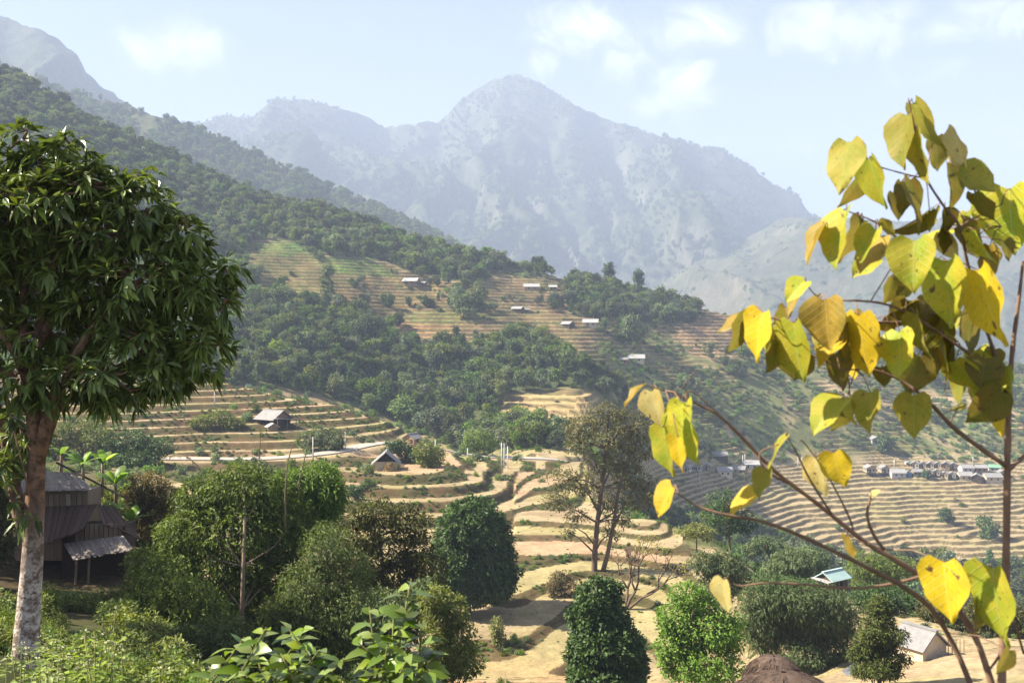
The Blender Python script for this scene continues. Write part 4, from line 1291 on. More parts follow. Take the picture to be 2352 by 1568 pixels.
# the dark wooden house under the near tree on the left
hl = P3(205, 1330, 55)
e = empty('wooden_house', hl, 0.0); tag(e, 'dark old wooden house with shingle roofs in the shade of trees', 'house')
sc_ = 55 / F
def hp(px, py, dy=0.0):
    v = P3(px, py, 55 + dy); return v - hl
def sheet_roof(nm, A, B, Cc, Dd, n, mat, th=.05):
    """boards laid side by side between the top edge A-B and the eave D-C"""
    r = empty(nm, (0, 0, 0)); r.parent = e
    A, B, Cc, Dd = map(Vector, (A, B, Cc, Dd))
    rr = random.Random(n)
    for i in range(n):
        t0 = i / n; t1 = (i + .93) / n
        p0, p1 = A.lerp(B, t0), A.lerp(B, t1); q0, q1 = Dd.lerp(Cc, t0), Dd.lerp(Cc, t1)
        nrm = (p1 - p0).cross(q0 - p0).normalized()
        if nrm.z < 0: nrm = -nrm
        off = nrm * (rr.random() * .035 + (.02 if i % 2 else 0)); ext = (q0 - p0).normalized() * rr.uniform(-.06, .12)
        top = [p0 + off, p1 + off, q1 + off + ext, q0 + off + ext]
        V = [v - nrm * th for v in top] + top
        m = MB(); m.add(V, [(0, 3, 2, 1), (4, 5, 6, 7), (0, 1, 5, 4), (1, 2, 6, 5), (2, 3, 7, 6), (3, 0, 4, 7)])
        m.build('board', mat, r)
    return r
# upper wing
sheet_roof('upper_roof', hp(60, 1083, 2.0), hp(172, 1085, 2.0), hp(213, 1122, .4), hp(40, 1132, .4), 22, M_SHINGLE)
MB().tube([hp(130, 1062, 2.2), hp(215, 1105, 1.2), hp(300, 1150, .5)], [.07, .07, .05], 6).build('ridge_pole', M_TIMBER_DARK, e)
m = MB(); m.box(hp(135, 1200, 2.2), (2.1, .9, 2.0)); m.build('wall', M_TIMBER, e)
for i in range(9):
    v = hp(92 + i * 13, 1142, 1.22); MB().box(v + Vector((0, 0, -.55)), (.14, .03, .75)).build('wall_plank', M_TIMBER_PALE if i == 5 else M_TIMBER, e)
# thatched middle slope
sheet_roof('middle_roof', hp(75, 1165, 1.1), hp(222, 1158, 1.1), hp(190, 1215, -.6), hp(70, 1260, -.6), 18, M_THATCH, .1)
sheet_roof('middle_roof', hp(222, 1156, 1.1), hp(262, 1166, 1.1), hp(330, 1240, 0), hp(236, 1200, 0), 8, M_THATCH, .08)
m = MB(); m.box(hp(228, 1270, .9), (1.75, .8, 1.7)); m.build('wall', M_TIMBER_DARK, e)
for i in range(10):
    v = hp(178 + i * 11, 1225, .05); MB().box(v, (.11, .03, .55)).build('wall_plank', M_TIMBER, e)
# front lean-to
sheet_roof('lean_to_roof', hp(146, 1248, -.1), hp(284, 1230, -.1), hp(307, 1262, -1.5), hp(168, 1285, -1.5), 24, M_SHINGLE)
for px_ in (176, 205, 296):
    MB().tube([hp(px_, 1283, -1.35), hp(px_ - 3, 1345, -1.35)], [.06, .07], 6).build('post', M_TIMBER, e)
MB().tube([hp(250, 1240, -.2), hp(350, 1268, -1.2)], [.06, .05], 6).build('beam', M_TIMBER, e)
m = MB(); m.box(hp(230, 1345, -.6), (2.0, 1.1, .12)); m.build('floor_step', M_BRICK, e)

# ------------------------------------------------------------------ near trees and plants
def fol(n, a, b_, **k): return mat_foliage(n, tuple(x_ * .62 for x_ in a), tuple(x_ * 1.1 for x_ in b_), **k)
F_FEATHER = fol('leaves_feathery', (0.045, 0.068, 0.016), (0.180, 0.195, 0.040), trans=.2, rnd=.15)
F_BAMBOO = fol('leaves_bamboo', (0.060, 0.110, 0.025), (0.190, 0.240, 0.070), trans=.25, rnd=.15)
F_WILLOW = fol('leaves_willow', (0.050, 0.065, 0.028), (0.130, 0.140, 0.062), trans=.25, rnd=.15)
F_DARK = fol('leaves_dark_brownish', (0.030, 0.040, 0.014), (0.105, 0.085, 0.030), trans=.2, rnd=.1)
F_ROUND = fol('leaves_round_tree', (0.028, 0.055, 0.018), (0.070, 0.110, 0.030), trans=.15, rough=.5, spec=.18, rnd=.08)
F_BROWN = fol('leaves_tall_brown', (0.060, 0.056, 0.026), (0.155, 0.120, 0.058), trans=.2, rnd=.1)
F_BRIGHT = fol('leaves_bright_green', (0.075, 0.140, 0.018), (0.190, 0.270, 0.045), trans=.3, rnd=.1)
F_OLIVE = fol('leaves_olive', (0.085, 0.100, 0.025), (0.220, 0.210, 0.075), trans=.3, rnd=.15)
F_EUC = fol('leaves_grey_green', (0.045, 0.068, 0.032), (0.130, 0.150, 0.075), trans=.22, rnd=.12)
F_CYPRESS = fol('leaves_evergreen', (0.035, 0.050, 0.012), (0.095, 0.105, 0.030), trans=.12, rnd=.1)
F_RUSTY = fol('leaves_rusty', (0.075, 0.070, 0.030), (0.190, 0.115, 0.070), trans=.25, rnd=.1)
F_SPARSE = fol('leaves_yellow_sparse', (0.300, 0.260, 0.040), (0.420, 0.360, 0.070), trans=.4, rnd=.1)
F_BANANA = fol('leaves_banana', (0.080, 0.150, 0.025), (0.230, 0.290, 0.070), trans=.45, rough=.4, rnd=.2)
F_DRY = fol('dry_leaves', (0.30, 0.23, 0.12), (0.22, 0.15, 0.07), trans=.25, rnd=.2)
F_TREE = fol('leaves_glossy_long', (0.045, 0.060, 0.014), (0.245, 0.270, 0.066), trans=.16, rough=.36, spec=.32, rnd=.25)
F_SHRUB = fol('leaves_shrub', (0.075, 0.110, 0.012), (0.165, 0.200, 0.026), trans=.3, rough=.32, spec=.4, rnd=.22)
F_WEED = fol('leaves_weed', (0.125, 0.170, 0.035), (0.270, 0.290, 0.085), trans=.4, rnd=.2)
M_BARK = mat_simple('bark_brown', (0.22, 0.15, 0.10), (0.10, 0.07, 0.048), 5, stretch=(2, 2, .7), bmp=.6, bdist=.03)
M_BARK_SMOOTH = mat_simple('bark_tan', (0.36, 0.26, 0.17), (0.22, 0.15, 0.10), 6, stretch=(1, 1, .4), bmp=.3)
M_BARK_WHITE, nt, out = new_mat('bark_lichen')
b = pbsdf(nt, out, .9, .1)
t = nd(nt, 'ShaderNodeTexCoord')
n1_ = tnoise(nt, t.outputs['Object'], 7.0, 7, .65, .4); n2b = tnoise(nt, t.outputs['Object'], 24.0, 4, .6)
c = mixc(nt, mrange(nt, n1_, .40, .58), (0.17, 0.11, 0.075), (0.60, 0.51, 0.42))
c = mixc(nt, mrange(nt, n2b, .52, .66), c, (0.12, 0.085, 0.06))
sz_ = nd(nt, 'ShaderNodeSeparateXYZ'); link(nt, t.outputs['Object'], sz_.inputs[0])
hz_ = mrange(nt, mth(nt, 'ADD', sz_.outputs['Z'], mth(nt, 'MULTIPLY', n1_, 3.2)), 2.5, 3.6)
c = mixc(nt, hz_, c, mixc(nt, mrange(nt, n1_, .4, .6), (0.075, 0.045, 0.03), (0.26, 0.14, 0.085)))
link(nt, c, b.inputs['Base Color']); bump(nt, n2b, .7, .02, b)

FLOAT = []
ON_GROUND = {'round_tree', 'tall_tree', 'field_bush', 'spur_tree', 'bank_bush', 'roadside_bush', 'terrace_bush'}
def lumps(bl, n, seed):
    rng = random.Random(seed); out_ = list(bl)
    for _ in range(n):
        c = rng.choice(bl); a = rng.uniform(0, 6.28); k_ = rng.uniform(.75, 1.0)
        r_ = rng.uniform(13, 24)
        out_.append((c[0] + math.cos(a) * c[2] * k_, c[1] + math.sin(a) * c[3] * k_ * .95, r_, r_ * .8))
    return out_
def tree(name, label, cat, d, base, blobs, leafmat, bark, L, W, twigs, per, trunk=None, r0=.2, droop=.2, kind=4, shell=.5, up=.25,
         seed=1, spread=.8, limb_n=2, group=None, hang=0.0, depth=1.0, tiprad=.03, inner=.25):
    """blobs: sheet ellipses (cx, cy, rx, ry) at distance d; trunk: sheet polyline from the ground upward"""
    rng = np.random.default_rng(seed)
    if name in ON_GROUND:                       # stand it where the land really is
        d0_ = d; d = at(base[0], base[1], 60, 285).y; L *= d / d0_; W *= d / d0_; r0 *= d / d0_
    root = P3(base[0], base[1], d)
    e = empty(name, root)
    tag(e, label, cat, group)
    k = d / F
    B = []
    for i, bb in enumerate(blobs):
        cx, cy, rx, ry = bb[:4]
        off = bb[4] if len(bb) > 4 else rng.uniform(-.6, .6) * rx * k * depth
        c = P3(cx, cy, d) - root
        rm = (rx + ry) / 2 * depth
        B.append((c.x, c.y + off, c.z, rx * k, rm * k, ry * k))
    Pt, Ot = crown_twigs(B, twigs, rng, shell, up)
    ni = int(twigs * inner)                       # leaves inside the crown
    Ba = np.array(B); vol = Ba[:, 3] * Ba[:, 4] * Ba[:, 5]
    bi_ = rng.choice(len(B), ni, p=vol / vol.sum())
    ui = rdir(ni, rng)
    Pt = np.concatenate([Pt, Ba[bi_, :3] + ui * Ba[bi_, 3:] * (.75 * rng.random((ni, 1)) ** .5)]); Ot = np.concatenate([Ot, ui])
    n = len(Pt)
    P = np.repeat(Pt, per, 0) + rng.normal(size=(n * per, 3)) * L * spread * .5
    D = unit(np.repeat(Ot, per, 0) * .6 + rdir(n * per, rng) * spread + np.array([0, 0, -hang]))
    N = unit(np.repeat(Ot, per, 0) * .5 + np.array([0, 0, .35]) + np.array(SUN_DIR) * .5 + rdir(n * per, rng) * .5)
    var = np.clip(np.repeat(rng.random(n), per) * .55 + rng.random(n * per) * .45, 0, 1)
    me = leaf_mesh('crown', P, D, N, L * (.7 + .6 * rng.random(n * per)), W * (.7 + .6 * rng.random(n * per)), [leafmat], droop, kind, var)
    obj('crown', me, e)
    if trunk:
        tp_ = [P3(q[0], q[1], d + (q[2] if len(q) > 2 else 0)) - root for q in trunk]
        m = MB()
        gz_ = gxy(root.x + tp_[0].x, root.y + tp_[0].y) - root.z
        ext = [Vector((tp_[0].x, tp_[0].y, min(tp_[0].z - 1.5, gz_ - .5)))] + tp_
        FLOAT.append((label[:40], round(gz_, 1)))
        rad = [r0 * 1.15] + [r0 * (1 - .62 * i / max(len(tp_) - 1, 1)) for i in range(len(tp_))]
        m.tube(ext, rad, 9)
        m.build('trunk', bark, e, True)
        m = MB(); cnt = 0
        for i, b_ in enumerate(B):
            c = Vector(b_[:3])
            # leave the trunk below the blob
            cand = [q for q in tp_ if q.z < c.z + .1] or [tp_[-1]]
            s = min(cand[1:] or cand, key=lambda q: (q - c).length)
            if (s - c).length < .05: continue
            mid = s.lerp(c, .5) + Vector(rng.normal(size=3)) * .06 * (c - s).length + Vector((0, 0, .06 * (c - s).length))
            m.tube([s, mid, c], [r0 * .34, r0 * .22, r0 * .10], 6); cnt += 1
            near = np.where(np.linalg.norm((Pt - np.array(b_[:3])) / np.array(b_[3:]), axis=1) < 1.15)[0]
            for j in rng.choice(near, min(limb_n, len(near)), replace=False) if len(near) else []:
                tip = Vector(Pt[j]); md = c.lerp(tip, .5) + Vector(rng.normal(size=3)) * .05 * (tip - c).length
                m.tube([mid.lerp(c, .6), md, tip], [r0 * .12, r0 * .08, tiprad * r0 * 1.2], 5)
        if cnt: m.build('branches', bark, e, True)
    return e

# -- trees in the middle foreground
tree('feathery_tree', 'tall feathery green tree with a bare slim trunk beside the dark wooden house', 'tree', 50, (552, 1450),
     [(560, 1112, 85, 50), (500, 1140, 80, 55), (625, 1150, 70, 60), (455, 1205, 70, 60), (560, 1200, 110, 70), (640, 1235, 80, 80), (430, 1265, 70, 60),
      (500, 1300, 100, 70), (590, 1330, 100, 80), (640, 1330, 60, 80), (560, 1085, 50, 30), (460, 1150, 60, 46), (400, 1230, 50, 44), (680, 1190, 50, 60)],
     F_FEATHER, M_BARK_SMOOTH, .25, .09, 3600, 7, [(550, 1500, -3.2), (556, 1400, -3.2), (559, 1300, -3.1), (562, 1200, -2.6), (562, 1130, -1.0)], .13, seed=11, hang=.25, limb_n=4, shell=.35, inner=.12)
tree('leafy_bush', 'broad yellow green bush beneath the feathery tree', 'bush', 42, (430, 1480),
     [(430, 1380, 90, 60), (360, 1330, 60, 50), (330, 1400, 60, 60), (480, 1420, 80, 60), (400, 1450, 90, 50), (310, 1460, 60, 40)],
     F_FEATHER, M_BARK, .20, .07, 2000, 6, [(430, 1520), (430, 1440), (420, 1380)], .09, seed=12, hang=.2)
tree('leafy_bush', 'dull grey green bush at the foot of the slim bare trunk', 'bush', 36, (450, 1530),
     [(450, 1490, 80, 50), (390, 1500, 70, 50), (520, 1480, 60, 60), (340, 1500, 60, 40)],
     F_WILLOW, M_BARK, .14, .05, 1700, 6, [(450, 1560), (450, 1500)], .07, seed=13)
tree('bamboo_clump', 'light green bamboo spray standing between the feathery tree and the barn', 'bamboo', 52, (715, 1400),
     [(720, 1105, 60, 38), (760, 1125, 35, 30), (690, 1140, 50, 45), (735, 1160, 50, 45), (690, 1200, 55, 50), (660, 1110, 35, 30)],
     F_BAMBOO, M_BARK_SMOOTH, .32, .07, 1500, 7, [(700, 1450), (705, 1300), (712, 1200), (718, 1110)], .06, seed=14, hang=.4, spread=.8, droop=.25)
tree('willow_tree', 'drooping grey green tree in deep shade in front of the dark leaved tree', 'tree', 46, (740, 1560),
     [(750, 1260, 60, 60), (780, 1330, 75, 70), (710, 1350, 70, 70), (800, 1400, 70, 70), (740, 1430, 90, 60), (680, 1430, 60, 60), (820, 1470, 60, 50), (730, 1500, 90, 50), (640, 1420, 50, 60), (640, 1500, 70, 50)],
     F_WILLOW, M_BARK, .22, .055, 3300, 7, [(740, 1600), (742, 1450), (748, 1330)], .16, seed=15, hang=.6)
tree('dark_leaved_tree', 'dark brownish leaved tree with open branches left of the dense round tree', 'tree', 64, (880, 1450),
     [(815, 1190, 50, 28), (870, 1175, 50, 26), (930, 1185, 45, 28), (850, 1225, 70, 35), (960, 1215, 36, 36), (830, 1270, 60, 40), (900, 1275, 60, 45), (955, 1270, 45, 40), (985, 1300, 40, 40), (900, 1330, 80, 40), (830, 1330, 60, 40), (960, 1340, 60, 40)],
     F_DARK, M_BARK, .36, .12, 1500, 6, [(880, 1480), (882, 1380), (878, 1300), (872, 1230)], .17, seed=16, limb_n=5, shell=.4, inner=.08)
tree('round_tree', 'dense dark green dome shaped tree with short trunk at the field edge', 'tree', 95, (1075, 1412),
     [(1085, 1250, 88, 100), (1085, 1205, 62, 56), (1110, 1300, 78, 78), (1050, 1290, 60, 78), (1130, 1330, 56, 50), (1070, 1345, 66, 40), (1150, 1290, 38, 50), (1025, 1330, 42, 46)][:0] or lumps([(1085, 1250, 84, 95), (1085, 1205, 58, 50), (1110, 1300, 72, 72), (1050, 1290, 56, 72), (1130, 1330, 50, 44), (1070, 1345, 60, 36)], 26, 5),
     F_ROUND, M_BARK, .40, .22, 4200, 5, [(1075, 1412), (1074, 1370), (1078, 1310)], .38, seed=17, shell=.86, up=.2, spread=.6)
tree('olive_bush', 'tall pale olive bush in front of the dense round tree', 'bush', 54, (1040, 1580),
     [(1035, 1400, 45, 40), (1010, 1440, 45, 40), (1060, 1460, 40, 40), (1030, 1490, 60, 40), (1060, 1530, 50, 36), (1000, 1380, 40, 36), (1000, 1520, 50, 50)],
     F_OLIVE, M_BARK, .24, .10, 1300, 6, [(1040, 1620), (1040, 1500), (1036, 1430)], .08, seed=18, hang=.2, shell=.4)
tree('tall_tree', 'tall open tree with brownish leaves and two leaning trunks amid the straw fields', 'tree', 112, (1375, 1312),
     [(1396.2, 950, 50.4, 27.3), (1340.2, 985, 48.3, 29.4), (1452.2, 975, 44.1, 35.7), (1401.8, 1000, 42, 27.3), (1469, 1020, 37.8, 35.7), (1329, 1020, 35.7, 25.2), (1435.4, 1050, 50.4, 33.6), (1368.2, 1065, 37.8, 25.2),
      (1289.8, 1100, 46.2, 27.3), (1345.8, 1115, 42, 23.1), (1446.6, 1100, 48.3, 33.6), (1491.4, 1120, 27.3, 31.5), (1278.6, 1150, 35.7, 18.9), (1390.6, 1150, 35.7, 23.1), (1463.4, 1150, 37.8, 23.1), (1323.4, 1185, 29.4, 15.75), (1418.6, 1190, 31.5, 18.9), (1303.24, 1222, 18.9, 10.5), (1401.8, 1225, 25.2, 14.7)],
     F_BROWN, M_BARK, .42, .15, 1750, 6, [(1365, 1315), (1366, 1270), (1372, 1200), (1382, 1120), (1392, 1030), (1396, 960)], .36, seed=19, limb_n=6, shell=.3, spread=.9, inner=.02)
lt = bpy.data.objects['tall_tree']
m = MB(); rt = lt.location
for pl, rr in (([(1383, 1318), (1395, 1275), (1408, 1210), (1420, 1130), (1440, 1060)], .30), ([(1406, 1215), (1430, 1170), (1462, 1110)], .14), ([(1368, 1255), (1345, 1225), (1318, 1208)], .12), ([(1376, 1180), (1350, 1130), (1320, 1100)], .13)):
    m.tube([P3(x_, y_, rt.y) - rt for x_, y_ in pl], [rr * rt.y / 112 * (1 - .6 * i / (len(pl) - 1)) for i in range(len(pl))], 8)
m.build('side_trunk', M_BARK, lt, True)
tree('round_bush', 'dense dark green rounded bush tree at the lower edge beside the bright green one', 'tree', 70, (1395, 1560),
     [(1372, 1375, 52, 55), (1380, 1420, 70, 60), (1400, 1470, 78, 60), (1365, 1490, 62, 60), (1430, 1520, 62, 50), (1390, 1540, 90, 40)][:0] or lumps([(1372, 1378, 46, 50), (1378, 1420, 62, 54), (1398, 1470, 70, 54), (1365, 1490, 56, 54), (1425, 1520, 56, 46), (1390, 1540, 84, 36)], 26, 6),
     F_ROUND, M_BARK, .32, .19, 3600, 5, [(1395, 1600), (1392, 1500)], .25, seed=20, shell=.84, up=.2, spread=.6)
tree('bright_green_tree', 'fresh bright green leafy tree right of the rounded dark bush', 'tree', 60, (1610, 1570),
     [(1580, 1375, 48, 32), (1625, 1395, 40, 30), (1560, 1425, 55, 36), (1640, 1440, 55, 36), (1590, 1470, 60, 34), (1670, 1480, 40, 34), (1545, 1480, 45, 34), (1620, 1520, 80, 34), (1680, 1440, 34, 40), (1560, 1530, 50, 30)],
     F_BRIGHT, M_BARK, .26, .13, 1600, 6, [(1610, 1620), (1608, 1500), (1605, 1420)], .13, seed=21, shell=.45, spread=.9)
tree('bamboo_clump', 'broad dark bamboo thicket right of the bright green tree', 'bamboo', 78, (1830, 1560),
     [(1760, 1370, 60, 45), (1820, 1370, 70, 45), (1885, 1385, 60, 50), (1930, 1420, 45, 50), (1740, 1420, 45, 50), (1800, 1430, 70, 50), (1870, 1450, 70, 50), (1920, 1490, 50, 40), (1830, 1490, 70, 30), (1750, 1460, 40, 40)],
     F_EUC, M_BARK_SMOOTH, .34, .085, 3600, 7, [(1850, 1600), (1850, 1500), (1845, 1400)], .12, seed=22, hang=.4, spread=.8, droop=.25, shell=.5)
tree('pointed_evergreen', 'pointed evergreen with layered boughs beside the grey tarpaulin hut', 'tree', 60, (2015, 1560),
     [(2022, 1395, 26, 26), (2022, 1425, 40, 18), (2005, 1450, 40, 16), (2045, 1455, 34, 18), (2015, 1480, 52, 18), (1990, 1505, 36, 16), (2045, 1505, 40, 16), (2010, 1530, 50, 16), (2040, 1545, 36, 14), (1980, 1540, 30, 14)],
     F_CYPRESS, M_BARK, .20, .075, 1700, 7, [(2020, 1600), (2020, 1520), (2022, 1440), (2022, 1395)], .14, seed=23, hang=.1, spread=.9, shell=.5)
# leafless branching tree
bt = at(1438, 1400, 60, 200)
e = empty('bare_tree', bt); tag(e, 'bare branching tree with a few yellow leaves beside the tall brownish tree', 'tree')
rng = np.random.default_rng(4)
m = MB(); tips = []
def grow(p, dr, l, r, dep):
    q = p + dr * l
    md = p.lerp(q, .5) + Vector(rng.normal(size=3)) * l * .05
    m.tube([p, md, q], [r, r * .85, r * .7], 6 if dep < 3 else 4)
    if dep >= 6: tips.append(q); return
    for i in range(2 if rng.random() < .75 else 3):
        nd_ = (dr + Vector(rng.normal(size=3)) * (.42 if dep else .3) + Vector((.06, 0, .08))).normalized()
        grow(q, nd_, l * rng.uniform(.68, .86), r * .66, dep + 1)
for dr in ((.45, .1, .9), (.75, -.1, .65), (.1, .2, 1.0)):
    grow(Vector((0, 0, -.2)), Vector(dr).normalized(), 1.9 * bt.y / 86, .15 * bt.y / 86, 1)
m.build('branches', M_BARK, e, True)
tp_ = np.array([tuple(t_) for t_ in tips]); tp_ = tp_[(tp_[:, 0] > 1.5)]
P = np.repeat(tp_, 5, 0) + rng.normal(size=(len(tp_) * 5, 3)) * .22
obj('leaves', leaf_mesh('leaves', P, unit(rdir(len(P), rng) + np.array([0, 0, -.5])), rdir(len(P), rng), .26, .10, [F_SPARSE], .1, 4), e)

